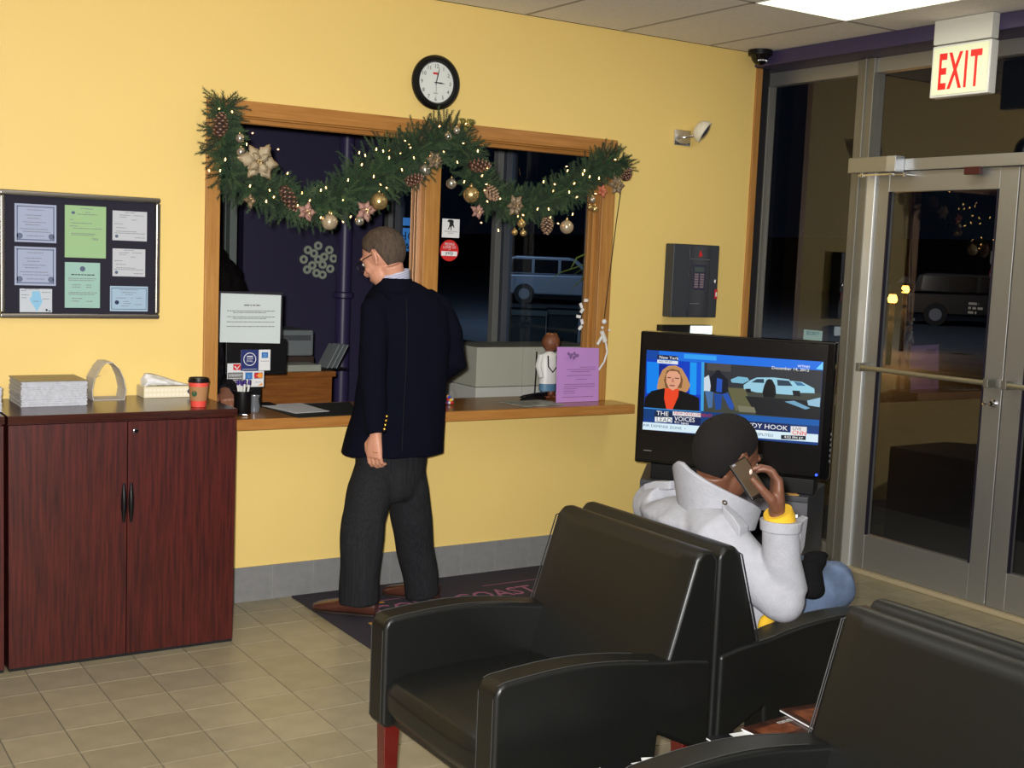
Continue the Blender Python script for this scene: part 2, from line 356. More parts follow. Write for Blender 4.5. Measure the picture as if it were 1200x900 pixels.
# rest of the storefront, out of frame to the right
w4 = bpy.data.objects.new('window_4', None); COL.objects.link(w4); w4['kind'] = 'structure'; w4.location = (XS, -5, 0)
frame_bits(w4, 'frame_rail', [(XS, XS+0.06, -8.1, -2.56, 2.70, 2.777), (XS, XS+0.06, -8.1, -2.56, 0, 0.11)])
frame_bits(w4, 'frame_post', [(XS-0.01, XS+0.06, y-0.03, y+0.03, 0, 2.777) for y in (-2.53, -4.3, -6.1, -8.07)])
for y0, y1 in ((-4.27, -2.56), (-6.07, -4.33), (-8.04, -6.13)):
    q = MB(); q.box(XS+0.028, XS+0.034, y0, y1, 0.11, 2.70); obj('glass_pane', q, glassD, w4)
q = MB(); q.box(XS, XS+0.1, -8.2, 8, 2.777, 3.3); struct('wall_right', q, mat('storefront_soffit', (60, 56, 60), 0.8))

# ================================================================== TELLER WINDOW
w1 = bpy.data.objects.new('window_1', None); COL.objects.link(w1); w1['kind'] = 'structure'; w1.location = (2.9, 0, 0.885)
def woodpiece(name, boxes, m, bevel=0.004):
    q = MB()
    for b_ in boxes: q.box(*b_)
    return obj(name, q, m, w1, bevel=bevel)
woodpiece('left_casing', [(1.776, 1.842, -0.018, 0, 0.885, 2.215)], oak)
woodpiece('right_casing', [(3.935, 4.02, -0.018, 0, 0.885, 2.215)], oak)
woodpiece('head_casing', [(1.776, 4.02, -0.020, 0, 2.215, 2.283)], oakh)
woodpiece('head_reveal', [(1.80, 4.0, 0.0, T, 2.208, 2.25), (1.84, 3.93, 0.03, 0.045, 2.190, 2.212), (1.84, 3.93, 0.065, 0.08, 2.190, 2.212)], oakh, 0.002)
woodpiece('jamb', [(1.80, 1.842, 0.0, T, 0.885, 2.215)], oak, 0.002)
woodpiece('jamb', [(3.935, 4.0, 0.0, T, 0.885, 2.215), (3.915, 3.935, 0.03, 0.045, 0.885, 2.208), (3.915, 3.935, 0.07, 0.085, 0.885, 2.208)], oak, 0.002)
woodpiece('mullion', [(2.865, 2.952, -0.018, T, 0.885, 2.215)], oak)
woodpiece('sliding_track', [(2.845, 2.866, 0.02, 0.034, 0.885, 2.208), (2.848, 2.866, 0.055, 0.068, 0.885, 2.208), (2.848, 2.866, 0.09, 0.10, 0.885, 2.208)], mat('copper_tinted_track', (196, 150, 110), 0.3, 0.4), 0.002)
q = MB(); q.box(2.95, 3.93, 0.054, 0.059, 0.885, 2.2); obj('glass_pane', q, glassmat('teller_glass', 1.35), w1)
ctr = thing('service_counter', 'honey oak service counter ledge running under the teller window', 'counter', (2.9, 0, 0.835))
q = MB(); q.prism([(1.752, -0.205, .8355), (4.072, -0.205, .8355), (4.072, -0.001, .8355), (3.999, -0.001, .8355), (3.999, .27, .8355), (1.801, .27, .8355), (1.801, -0.001, .8355), (1.752, -0.001, .8355)], (0, 0, .0495)); obj('counter_top', q, mat('counter_oak', (166, 116, 58), 0.28, coat=0.25, grain=((3, 55, 55), 1, (138, 92, 40))), ctr, bevel=0.004)
q = MB(); q.box(1.752, 4.074, -0.209, -0.203, 0.836, 0.8835); obj('edge_band', q, oakh, ctr, bevel=0.001)

# ================================================================== OFFICE BEHIND
of = MB(); of.box(-0.6, XS+0.02, T, 6.6, -0.05, 0.0); struct('floor_office', of, mat('office_carpet', (44, 44, 52), 0.95))
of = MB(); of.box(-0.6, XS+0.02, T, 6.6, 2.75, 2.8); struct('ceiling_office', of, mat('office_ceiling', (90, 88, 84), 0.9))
pw = MB(); pe = on(447, 300, 1, 2.7).x; ps = on(285, 300, 1, 2.7).x
pw.box(ps, pe, 2.7, 2.8, 0, 2.75); struct('wall_office_partition', pw, purple)
pw = MB(); pw.box(-0.6, XS, 6.5, 6.6, 0, 2.75); struct('wall_office_back', pw, mat('night_blue_paint', (26, 26, 44), 0.6))
pw = MB(); pw.box(-0.7, -0.6, T, 6.6, 0, 2.75); struct('wall_office_left', pw, purple)
# storefront behind the office
w5 = bpy.data.objects.new('window_5', None); COL.objects.link(w5); w5['kind'] = 'structure'; w5.location = (XS, 3, 1)
zs = hx(572, 405, XS).z
mul = mat('white_office_mullion', (150, 150, 146), 0.4)
mul2 = mat('grey_office_mullion', (98, 102, 110), 0.4)
for px, wd, m_ in ((690, 0.05, mul2), (592, 0.05, mul2), (581, 0.07, mul), (464, 0.05, mul2), (455, 0.09, mul)):
    y = hx(px, 300, XS).y; q = MB(); q.box(XS-0.03, XS+0.05, y-wd/2, y+wd/2, zs, 2.777); obj('frame_post', q, m_, w5, bevel=0.003)
q = MB(); q.box(XS-0.04, XS+0.06, T+0.03, 6.5, zs-0.04, zs+0.01); obj('sill_rail', q, mul, w5, bevel=0.003)
q = MB(); q.box(XS+0.02, XS+0.026, T+0.03, 6.5, zs, 2.777); obj('glass_pane', q, glassmat('office_glass', 1.4, (0.75, 0.85, 0.95)), w5)
q = MB(); q.box(XS, XS+0.1, T+0.03, 6.6, 0, zs-0.04); struct('wall_office_sill', q, purple)
# white strip of a door frame left of the partition
q = MB(); xx = hy(272, 250, 2.7).x; q.box(xx-0.02, xx+0.03, 2.68, 2.76, 0, 2.5); q.box(xx-0.055, xx-0.045, 2.68, 2.76, 0, 2.5); struct('door_3', q, mat('pale_door_frame', (120, 128, 124), 0.5), bevel=0.003)
# boxed pipe column on the partition
q = MB(); xc = hy(403, 320, 2.62).x; q.tube([(xc, 2.62, 0), (xc, 2.62, 1.30), (xc, 2.62, 1.31), (xc, 2.62, 1.34), (xc, 2.62, 1.35), (xc, 2.62, 2.75)], [0.055, 0.055, 0.075, 0.075, 0.055, 0.055], 16)
struct('pipe_1', q, mat('violet_pipe_paint', (58, 50, 88), 0.4), smooth=True)
# ring snowflake ornament
rc = hy(373, 304, 2.695); deco = thing('ring_decoration', 'round cluster of pale rings hanging on the purple partition', 'wall decoration', rc)
k = rc.x-hy(372, 304, 2.695).x
for px, py in ((373, 288), (386, 293), (361, 293), (368, 297), (380, 301), (391, 303), (373, 304), (356, 304), (366, 311), (378, 310), (387, 315), (360, 316), (371, 320), (378, 322)):
    p = hy(px, py, 2.69); q = MB(); q.torus(p, 3.3*k, 1.7*k, (0.1, 1, 0), 14, 6); obj('ring', q, mat('pale_ring_plastic', (168, 176, 158), 0.5), deco, smooth=True)
# desk with things on it
de = thing('office_desk', 'honey oak desk in the office behind the teller window', 'desk', (2.7, 1.3, 0))
zt = 0.96; x0 = hy(300, 437, 1.0).x; x1 = hy(394, 436, 1.0).x
wood2 = mat('desk_oak', (150, 92, 40), 0.35, grain=((6, 60, 60), 1, (120, 70, 28)))
q = MB(); q.box(x0-0.5, x1, 1.0, 1.55, zt-0.03, zt); obj('desktop', q, wood2, de, bevel=0.003)
q = MB(); q.box(x0-0.48, x1-0.015, 1.02, 1.04, 0.0, zt-0.03); obj('front_panel', q, wood2, de, bevel=0.002)
q = MB(); q.box(x1-0.035, x1-0.012, 1.04, 1.53, 0, zt-0.03); obj('side_panel', q, wood2, de, bevel=0.002)
# printer
pc = hy(344, 405, 1.32); pt = thing('printer', 'pale grey printer on the office desk behind the notice', 'printer', (pc.x, 1.32, zt))
pz = zt
q = MB(); q.box(pc.x-0.2, pc.x+0.075, 1.19, 1.50, zt+0.002, zt+0.07); obj('paper_tray', q, mat('brown_tray', (50, 34, 26), 0.5), pt, bevel=0.006)
q = MB(); q.box(pc.x-0.2, pc.x+0.07, 1.19, 1.49, zt+0.07, zt+0.22); obj('housing', q, mat('grey_printer_plastic', (104, 110, 112), 0.5), pt, bevel=0.012)
q = MB(); q.box(pc.x-0.18, pc.x+0.05, 1.185, 1.195, zt+0.16, zt+0.19); obj('control_strip', q, mat('mid_grey_strip', (70, 74, 78), 0.4), pt, bevel=0.002)
# papers and file sorter
q = MB()
for i in range(9):
    a = random.uniform(-0.05, 0.05); c = Vector((hy(345, 430, 1.1).x, 1.09, zt+0.004+i*0.004)); q.obox(Matrix.Translation(c)@Matrix.Rotation(a, 4, 'Z'), 0.24, 0.17, 0.0025)
tag(obj('paper_stack', q, mat('office_paper', (176, 180, 166), 0.7)), 'loose stack of pale papers on the office desk', 'papers')
q = MB(); xs_ = hy(390, 430, 1.15).x; so = thing('file_sorter', 'leaning grey files in a desk sorter beside the paper stack', 'file sorter', (xs_, 1.15, zt))
q.box(xs_-0.10, xs_+0.06, 1.08, 1.22, zt+0.001, zt+0.008); obj('base', q, black, so, bevel=0.002)
for i in range(3):
    q = MB(); M_ = Matrix.Translation((xs_-0.03+i*0.028, 1.15, zt+0.075))@Matrix.Rotation(math.radians(28), 4, 'Y'); q.obox(M_, 0.006, 0.14, 0.15); obj('file', q, mat('grey_file_card', (126, 132, 134), 0.6), so, bevel=0.001)
# monitor whose back carries the stickers, and the paper notice above
mo = thing('desk_monitor', 'black monitor seen from behind on the counter, stickers on its back', 'monitor', (2.1, 0.22, 0.885))
q = MB(); q.box(1.975, 2.285, 0.262, 0.29, 1.03, 1.20); obj('screen_back', q, black, mo, bevel=0.006)
q = MB(); q.box(2.10, 2.16, 0.27, 0.29, 0.89, 1.05); obj('neck', q, black, mo, bevel=0.004)
q = MB(); q.box(2.06, 2.20, 0.17, 0.262, 0.8855, 0.897); obj('foot', q, black, mo, bevel=0.004)
no = thing('framed_notice', 'white printed notice in thin black frame standing above the monitor', 'sign', (2.11, 0.26, 1.18))
A, B, C_, D_ = hy(259, 343.5, 0.26), hy(329.5, 346, 0.26), hy(328, 402.5, 0.26), hy(257.5, 401, 0.26)
q = MB(); q.box(D_.x-0.008, B.x+0.01, 0.262, 0.270, max(D_.z-0.03, 1.201), A.z+0.01); obj('backing', q, mat('dark_notice_board', (28, 26, 36), 0.5), no, bevel=0.002)
q = MB(); q.prism([A, B, C_, D_], (0, 0.0018, 0)); obj('sheet', q, mat('notice_paper', (206, 216, 216), 0.7), no)
q = MB(); X = Vector((1, 0, 0)); Z = Vector((0, 0, 1)); wdt = B.x-A.x
dashes(q, (A.x, 0.2595, 0), X, Z, wdt*0.38, wdt*0.66, A.z-0.058, 0.006)
for zz in (0.084, 0.092, 0.112, 0.120, 0.136, 0.158): dashes(q, (A.x, 0.2595, 0), X, Z, wdt*(0.1 if zz not in (0.092, 0.12) else 0.2), wdt*(0.9 if zz not in (0.092, 0.12) else 0.75), A.z-zz, 0.0035)
obj('printed_lines', q, ink, no)
# ================================================================== PAPER GOODS WITH PRINT
XV = Vector((1, 0, 0)); ZV = Vector((0, 0, 1))
def card(name, label, cat, px0, py0, px1, py1, y, col, parts, group=None, th=0.0012):
    """flat card parallel to the back wall; parts(fn) get local frame origin(top-left), width, height"""
    a = hy(px0, py0, y); b = hy(px1, py1, y); wd = b.x-a.x; ht = a.z-b.z
    t = thing(name, label, cat, (a.x, y, b.z), 0, group)
    q = MB(); q.box(a.x, b.x, y, y+th, b.z, a.z); obj('sheet', q, col, t)
    o = Vector((a.x, y-0.0003, b.z))
    parts(t, o, wd, ht); return t
def rect(mb, o, x0, x1, z0, z1): mb.quad(o+XV*x0+ZV*z0, o+XV*x1+ZV*z0, o+XV*x1+ZV*z1, o+XV*x0+ZV*z1)
def lines(t, o, wd, ht, rows, m=ink, h=0.003, name='printed_lines'):
    q = MB()
    for fz, x0, x1 in rows: dashes(q, o, XV, ZV, wd*x0, wd*x1, ht*fz, h)
    obj(name, q, m, t)
def disc(mb, o, cx, cz, r, n=24, rz=None): mb.add([o+XV*(cx+r*math.cos(2*math.pi*i/n))+ZV*(cz+(rz or r)*math.sin(2*math.pi*i/n)) for i in range(n)], [tuple(range(n))])
# notice board
bd = thing('notice_board', 'pewter-framed black display board of licences left of the window', 'notice board', (1.25, 0, 1.57))
bx0, bx1, bz0, bz1 = 0.925, 1.575, 1.312, 1.832
q = MB(); q.box(bx0+0.01, bx1-0.01, -0.012, -0.001, bz0+0.01, bz1-0.01); obj('backing', q, mat('black_felt', (30, 28, 44), 0.9), bd)
for nm, b_ in (('top', (bx0, bx1, -0.03, 0, bz1-0.022, bz1)), ('b', (bx0, bx1, -0.03, 0, bz0, bz0+0.022)), ('l', (bx0, bx0+0.022, -0.03, 0, bz0+0.022, bz1-0.022)), ('r', (bx1-0.022, bx1, -0.03, 0, bz0+0.022, bz1-0.022))):
    q = MB(); q.box(*b_); obj('frame_rail', q, steel, bd, bevel=0.007, seg=3)
blue = mat('pale_blue_certificate', (158, 168, 196), 0.7); green = mat('pale_green_paper', (150, 186, 136), 0.7); teal = mat('aqua_paper', (150, 188, 178), 0.7); lblue = mat('light_blue_paper', (156, 182, 204), 0.7)
permitw = mat('permit_white', (188, 192, 200), .7); seal = mat('slate_seal', (84, 96, 122), 0.8)
def cert(label, box, m, style):
    def f(t, o, wd, ht):
        if style == 'border':
            q = MB(); e = 0.008; i = 0.014
            for a in ((e, wd-e, e, e+0.0045), (e, wd-e, ht-e-0.0045, ht-e), (e, e+0.0045, e, ht-e), (wd-e-0.0045, wd-e, e, ht-e)): rect(q, o, *a)
            for cx in (0.12, 0.88): disc(q, o, wd*cx, ht*0.16, 0.012)
            obj('border_print', q, mat('slate_border_ink', (98, 108, 136), 0.8), t)
            lines(t, o, wd, ht, [(0.92, .2, .8), (0.84, .3, .7), (0.7, .25, .65), (0.62, .3, .6), (0.52, .2, .75), (0.45, .25, .6), (0.34, .12, .8), (0.27, .2, .85), (0.16, .28, .72)], h=0.0026)
        elif style == 'letter':
            q = MB(); disc(q, o, wd*0.2, ht*0.86, 0.008, rz=0.006); obj('seal', q, seal, t)
            lines(t, o, wd, ht, [(0.94, .38, .68), (0.87, .5, .6), (0.83, .3, .78), (0.72, .12, .2), (0.66, .15, .65), (0.6, .12, .3), (0.56, .2, .9), (0.46, .15, .75), (0.43, .15, .7), (0.37, .65, .8), (0.35, .68, .82)], h=0.0026)
        elif style == 'notice':
            q = MB(); disc(q, o, wd*0.5, ht*0.86, 0.011); obj('seal', q, seal, t)
            lines(t, o, wd, ht, [(0.72, .18, .84)], inkd, 0.004, 'heading')
            lines(t, o, wd, ht, [(0.64, .1, .9), (0.6, .1, .85), (0.5, .2, .45), (0.5, .6, .75), (0.45, .2, .45), (0.45, .6, .75), (0.33, .1, .92), (0.29, .1, .85), (0.2, .2, .5), (0.14, .2, .4), (0.14, .6, .8)], h=0.0028)
        elif style == 'permit':
            q = MB(); disc(q, o, wd*0.12, ht*0.14, 0.007); obj('seal', q, seal, t)
            lines(t, o, wd, ht, [(0.94, .35, .65), (0.85, .2, .5), (0.85, .6, .9), (0.78, .2, .4), (0.7, .55, .7), (0.55, .05, .3), (0.42, .1, .4), (0.3, .1, .7), (0.24, .05, .95), (0.1, .65, .95)], h=0.0024)
        elif style == 'map':
            q = MB(); pts = [(.38, .9), (.62, .9), (.66, .6), (.7, .45), (.6, .2), (.52, .04), (.44, .25), (.36, .4), (.3, .55), (.38, .7)]
            q.add([o+XV*wd*a+ZV*ht*b for a, b in pts], [tuple(range(10))]); obj('map_print', q, mat('map_blue', (136, 188, 222), 0.8), t)
            lines(t, o, wd, ht, [(0.97, .15, .6), (0.9, .05, .2), (0.84, .68, .95), (0.72, .05, .28), (0.6, .06, .22), (0.56, .7, .9), (0.45, .42, .6)], h=0.0024)
            q = MB(); rect(q, o, wd*.8, wd*.86, ht*.05, ht*.14); rect(q, o, wd*.88, wd*.96, ht*.04, ht*.08); obj('stamp', q, inkd, t)
        else:
            q = MB()
            for a in ((.006, wd-.006, .008, .010), (.006, wd-.006, ht-.010, ht-.008), (.006, .008, .008, ht-.008), (wd-.008, wd-.006, .008, ht-.008)): rect(q, o, *a)
            disc(q, o, wd*0.18, ht*0.35, 0.009); obj('seal', q, mat('navy_ink', (40, 50, 84), 0.8), t)
            lines(t, o, wd, ht, [(0.85, .25, .75), (0.74, .3, .7), (0.66, .4, .6), (0.52, .15, .42), (0.52, .55, .6), (0.52, .68, .85), (0.38, .35, .5), (0.3, .35, .55), (0.26, .65, .85), (0.2, .3, .5)], h=0.0024)
    return card('certificate', label, 'certificate', *box, -0.0145, m, f)
cert('pale blue bordered certificate at the top left of the board', (17, 238, 66, 285), blue, 'border')
cert('pale blue bordered certificate at middle left of the board, above the small map', (17, 288.5, 65.5, 335), blue, 'border')
cert('small white sheet with a blue state map at bottom left of board', (23, 338, 61, 366), mat('map_paper', (190, 198, 208), 0.7), 'map')
cert('tall pale green letter at the top centre of the board', (76, 240, 124, 303), green, 'letter')
cert('aqua green public notice at the bottom centre of the board', (76, 307, 117, 361), teal, 'notice')
cert('white permit sheet at the top right of the board', (132, 246.5, 172, 283), permitw, 'permit')
cert('smaller white permit sheet in the middle of the right column', (132, 291, 170, 324.5), permitw, 'permit')
cert('light blue landscape licence at the bottom right of the board', (129, 335, 173, 365), lblue, 'licence')
# ---- stickers on the monitor back
navy = mat('navy_card', (30, 44, 110), 0.5); amex = mat('card_blue', (50, 120, 190), 0.5); redp = mat('card_red', (206, 40, 44), 0.5); orangep = mat('card_orange', (240, 150, 40), 0.5); greyc = mat('grey_card', (112, 112, 112), 0.6)
def s1(t, o, wd, ht):
    q = MB(); rect(q, o, 0, wd*.6, 0, ht); obj('navy_half', q, navy, t)
    o2 = o-Vector((0, .0003, 0)); q = MB(); c = (wd*.3, ht*.55); n = 24
    for i in range(n):
        a, b = 2*math.pi*i/n, 2*math.pi*(i+1)/n; R, r = wd*.215, wd*.19
        q.quad(*[o2+XV*(c[0]+rr*math.cos(t_))+ZV*(c[1]+rr*math.sin(t_)) for rr, t_ in ((r, a), (R, a), (R, b), (r, b))])
    q.text('SHOP', .013, o2+XV*c[0]+ZV*(c[1]-.002), XV, ZV, 'CENTER'); q.text('SMALL', .012, o2+XV*c[0]+ZV*(c[1]-.013), XV, ZV, 'CENTER'); rect(q, o2, wd*.2, wd*.4, c[1]+.011, c[1]+.016)
    dashes(q, o2, XV, ZV, wd*.06, wd*.54, ht*.06, .0025); obj('emblem', q, white, t)
    q = MB(); rect(q, o2, wd*.70, wd*.92, ht*.6, ht*.88); obj('card_logo', q, amex, t)
    q = MB(); o3 = o2-Vector((0, .0003, 0)); q.text('AMERICAN', .0035, o3+XV*wd*.81+ZV*ht*.76, XV, ZV, 'CENTER'); q.text('EXPRESS', .0042, o3+XV*wd*.81+ZV*ht*.68, XV, ZV, 'CENTER'); obj('card_lettering', q, white, t)
    q = MB(); dashes(q, o2, XV, ZV, wd*.67, wd*.95, ht*.44, .0025); obj('printed_lines', q, ink, t)
card('sticker', 'navy and white shop sticker at the top of the monitor back', 'sticker', 282.5, 410, 316.5, 434, 0.258, white, s1)
def s2(t, o, wd, ht):
    q = MB(); rect(q, o, wd*.1, wd*.44, ht*.48, ht*.92); obj('card_logo', q, amex, t)
    q = MB(); o2 = o-Vector((0, .0003, 0)); q.text('AMERICAN', .003, o2+XV*wd*.27+ZV*ht*.72, XV, ZV, 'CENTER'); q.text('EXPRESS', .0036, o2+XV*wd*.27+ZV*ht*.6, XV, ZV, 'CENTER'); obj('card_lettering', q, white, t)
    q = MB(); rect(q, o, wd*.54, wd*.93, ht*.52, ht*.9); obj('card_logo', q, navy, t)
    q = MB(); disc(q, o2, wd*.65, ht*.71, ht*.18); obj('red_circle', q, redp, t); q = MB(); disc(q, o2-Vector((0, .0002, 0)), wd*.82, ht*.71, ht*.18); obj('orange_circle', q, orangep, t)
    q = MB(); q.text('MasterCard', .0045, o2+XV*wd*.735+ZV*ht*.68-Vector((0, .0003, 0)), XV, ZV, 'CENTER'); obj('card_lettering', q, white, t)
    q = MB(); q.text('VISA', .013, o2+XV*wd*.27+ZV*ht*.14, XV, ZV, 'CENTER', shear=0.3); obj('card_lettering', q, navy, t)
    q = MB(); q.text('DISCOVER', .0065, o2+XV*wd*.735+ZV*ht*.26, XV, ZV, 'CENTER'); obj('card_lettering', q, inkd, t)
    q = MB(); q.add([o2+XV*wd*.7+ZV*ht*.08, o2+XV*wd*.93+ZV*ht*.08, o2+XV*wd*.93+ZV*ht*.24], [(0, 1, 2)]); obj('orange_swoosh', q, orangep, t)
card('sticker', 'white sticker with four payment card logos below the shop sticker', 'sticker', 285, 435, 309, 453, 0.257, white, s2)
def s3(t, o, wd, ht):
    q = MB(); rect(q, o, wd*.36, wd*.94, ht*.72, ht*.97); obj('red_logo', q, redp, t)
    q = MB(); o2 = o-Vector((0, .0003, 0)); q.add([o2+XV*wd*a+ZV*ht*b for a, b in ((.42, .86), (.48, .9), (.58, .8), (.85, .97), (.6, .74))], [(0, 1, 2, 3, 4)]); obj('tick_mark', q, white, t)
    q = MB(); rect(q, o, 0.03*wd, wd*.97, 0.02*ht, ht*.62); obj('grey_half', q, greyc, t)
    lines(t, o2, wd, ht, [(.52, .1, .9), (.46, .1, .85), (.36, .1, .9), (.27, .2, .8), (.18, .15, .9), (.1, .15, .7)], white, .003)
card('sticker', 'red, white and grey check acceptance sticker left of the card logos', 'sticker', 266.5, 426, 285, 453.5, 0.259, white, s3)
# ---- stickers on the teller glass
def s4(t, o, wd, ht):
    P = lambda pts: [o+XV*wd*a+ZV*ht*b for a, b in pts]
    q = MB(); body = [(.36, .96), (.56, .97), (.66, .90), (.64, .76), (.68, .64), (.70, .54), (.66, .52), (.60, .64), (.54, .60), (.54, .46), (.56, .40), (.50, .39), (.48, .56), (.44, .58), (.40, .46), (.34, .42), (.32, .45), (.38, .56), (.42, .72), (.40, .84), (.30, .82), (.30, .90)]
    q.add(P(body), [tuple(range(len(body)))]); q.text('WOUNDED WARRIOR', .0075, o+XV*wd*.5+ZV*ht*.30, XV, ZV, 'CENTER'); q.text('PROJECT', .0075, o+XV*wd*.5+ZV*ht*.21, XV, ZV, 'CENTER'); obj('silhouette_print', q, inkd, t)
card('sticker', 'white sticker with a soldier silhouette on the teller glass', 'sticker', 518.5, 256, 538, 279, 0.0505, white, s4)
def yel():
    a = hy(516, 282, 0.05); b = hy(537, 305, 0.05); c = (a+b)/2; R = (b.x-a.x)/2
    t = thing('sticker', 'round red sticker on the teller glass below the soldier sticker', 'sticker', c); o = c
    q = MB(); q.add([o+XV*(R*math.cos(i*.2618))+ZV*(R*math.sin(i*.2618)) for i in range(24)], [tuple(range(24))]); obj('disc', q, mat('sticker_red', (200, 34, 34), 0.5), t)
    o2 = o-Vector((0, .0004, 0)); q = MB(); q.text('PEOPLE', .017, o2+ZV*.026, XV, ZV, 'CENTER'); q.text('LOVE US', .019, o2+ZV*.010, XV, ZV, 'CENTER'); q.text('ON', .008, o2+ZV*.002, XV, ZV, 'CENTER'); obj('lettering', q, white, t)
    q = MB(); rect(q, o2, -R*.85, R*.85, -.027, -.004); obj('lettering_patch', q, white, t)
    q = MB(); q.text('yelp', .028, o2-ZV*.020-Vector((0, .0004, 0)), XV, ZV, 'CENTER'); obj('dark_lettering', q, inkd, t)
yel()
# ---- wall clock
cc = Vector((2.906, 0, 2.465)); ck = thing('wall_clock', 'round white-faced wall clock with thick black rim showing three', 'clock', cc); R = 0.130
q = MB(); q.lathe(cc, [(R-.01, 0.0), (R, .008), (R, .022), (R-.012, .036), (R-.026, .038), (R-.034, .026), (R-.034, .012), (0, .012)], 48, (0, -1, 0)); obj('rim', q, black, ck, smooth=True)
q = MB(); q.lathe(cc, [(R-.032, .012), (R-.033, .0155), (0.0, .0155)], 48, (0, -1, 0)); obj('dial', q, mat('clock_dial', (222, 226, 222), 0.6), ck)
q = MB(); fo = cc+Vector((0, -.0162, 0))
for i in range(1, 13):
    a = math.radians(90-30*i); q.text(str(i), .026, fo+XV*(.078*math.cos(a))+ZV*(.078*math.sin(a)-.009), XV, ZV, 'CENTER')
dashes(q, fo, XV, ZV, -.014, .014, -.052, .0025); obj('numerals', q, inkd, ck)
q = MB(); rect(q, fo, -.018, .008, .038, .048); obj('red_mark', q, redp, ck)
def hand_(nm, ang, l, wd_, m_, back=.012):
    a = math.radians(90-ang); d = XV*math.cos(a)+ZV*math.sin(a); s_ = XV*-math.sin(a)+ZV*math.cos(a); o = cc+Vector((0, -.0185, 0))
    q = MB(); q.prism([o-d*back-s_*wd_*.5, o-d*back+s_*wd_*.5, o+d*l*.5+s_*wd_, o+d*l, o+d*l*.5-s_*wd_], (0, -.001, 0)); obj(nm, q, m_, ck)
hand_('hour_hand', 92, .05, .0035, inkd); hand_('minute_hand', 12, .078, .003, inkd); hand_('second_hand', 180, .07, .0008, inkd)
# ---- emergency lamp head
el = thing('emergency_light', 'chrome-plated single lamp head on the wall above the alarm panel', 'emergency light', (4.44, 0, 2.33))
q = MB(); q.box(4.415, 4.53, -.012, 0, 2.293, 2.378); obj('wall_plate', q, chrome, el, bevel=.003)
q = MB(); q.tube([(4.44, -.012, 2.335), (4.46, -.04, 2.335), (4.50, -.06, 2.345)], .010, 10); obj('swivel_arm', q, chrome, el, smooth=True)
hd = Vector((4.545, -.085, 2.375)); ax = (Vector((0.55, -0.62, -.50))).normalized()
q = MB(); q.lathe(hd-ax*.035, [(.0, -.01), (.03, -.006), (.052, .012), (.062, .035), (.064, .055), (.058, .058), (.055, .05), (.03, .045), (0, .045)], 24, ax); obj('lamp_shell', q, mat('cream_lamp_shell', (226, 222, 205), .4), el, smooth=True)
q = MB(); q.lathe(hd-ax*.035, [(.056, .048), (.052, .058), (.035, .066), (0, .070)], 24, ax); obj('lens', q, mat('faceted_lens', (150, 150, 165), .12, .8), el, smooth=True)
# ---- fire alarm panel
ap = thing('alarm_panel', 'charcoal fire alarm control panel on the wall above the television', 'alarm panel', (4.585, 0, 1.55))
q = MB(); q.box(4.40, 4.735, -.075, 0, 1.345, 1.752); obj('cabinet', q, mat('charcoal_enamel', (52, 56, 64), .45), ap, bevel=.006)
q = MB(); q.box(4.513, 4.665, -.078, -.074, 1.352, 1.745); obj('door_window', q, mat('dark_blue_panel', (16, 20, 36), .2), ap, bevel=.001)
q = MB(); q.box(4.545, 4.635, -.081, -.077, 1.50, 1.64); obj('keypad', q, mat('keypad_navy', (38, 40, 66), .4), ap, bevel=.001)
q = MB(); q.box(4.550, 4.62, -.083, -.080, 1.600, 1.628); obj('display', q, mat('lcd_green', (60, 72, 72), .3), ap)
q = MB()
for i in range(2):
    for j in range(6): q.box(4.553+i*.04, 4.58+i*.04, -.084, -.0805, 1.512+j*.014, 1.521+j*.014)
obj('keys', q, mat('key_beige', (140, 120, 130), .5), ap)
q = MB(); fo = Vector((4.590, -.079, 1.698)); q.add([fo+XV*a+ZV*b for a, b in ((-.012, -.012), (.012, -.012), (.014, .002), (.006, .012), (.002, .026), (-.006, .012), (-.01, .006))], [tuple(range(7))]); obj('flame_mark', q, redp, ap)
q = MB(); dashes(q, (4.515, -.0785, 0), XV, ZV, 0, .15, 1.670, .002); dashes(q, (4.53, -.0785, 0), XV, ZV, 0, .07, 1.421, .004); obj('panel_lettering', q, ink, ap)
q = MB(); q.lathe((4.712, -.075, 1.55), [(.012, 0), (.012, .006), (0, .007)], 16, (0, -1, 0)); lk = obj('key_lock', q, chrome, ap, smooth=True)
q = MB(); q.box(4.710, 4.730, -.082, -.078, 1.452, 1.505); obj('key_tag', q, redp, lk, bevel=.001); q = MB(); q.box(4.715, 4.725, -.0835, -.0815, 1.465, 1.49); obj('tag_label', q, white, lk)
pb = thing('power_box', 'low black wall box with painted-glare white sticker, just above the television', 'wall box', (4.55, 0, 1.2))
q = MB(); q.box(4.365, 4.725, -.05, 0, 1.05, 1.300); obj('housing', q, black, pb, bevel=.004)
q = MB(); q.box(4.57, 4.728, -.056, -.050, 1.240, 1.296); obj('display', q, mat('white_sticker_glare', (240, 250, 250), .3, emit=(225, 245, 250), estr=1.6), pb, bevel=.001)  # white sticker; its emission stands in for flash glare
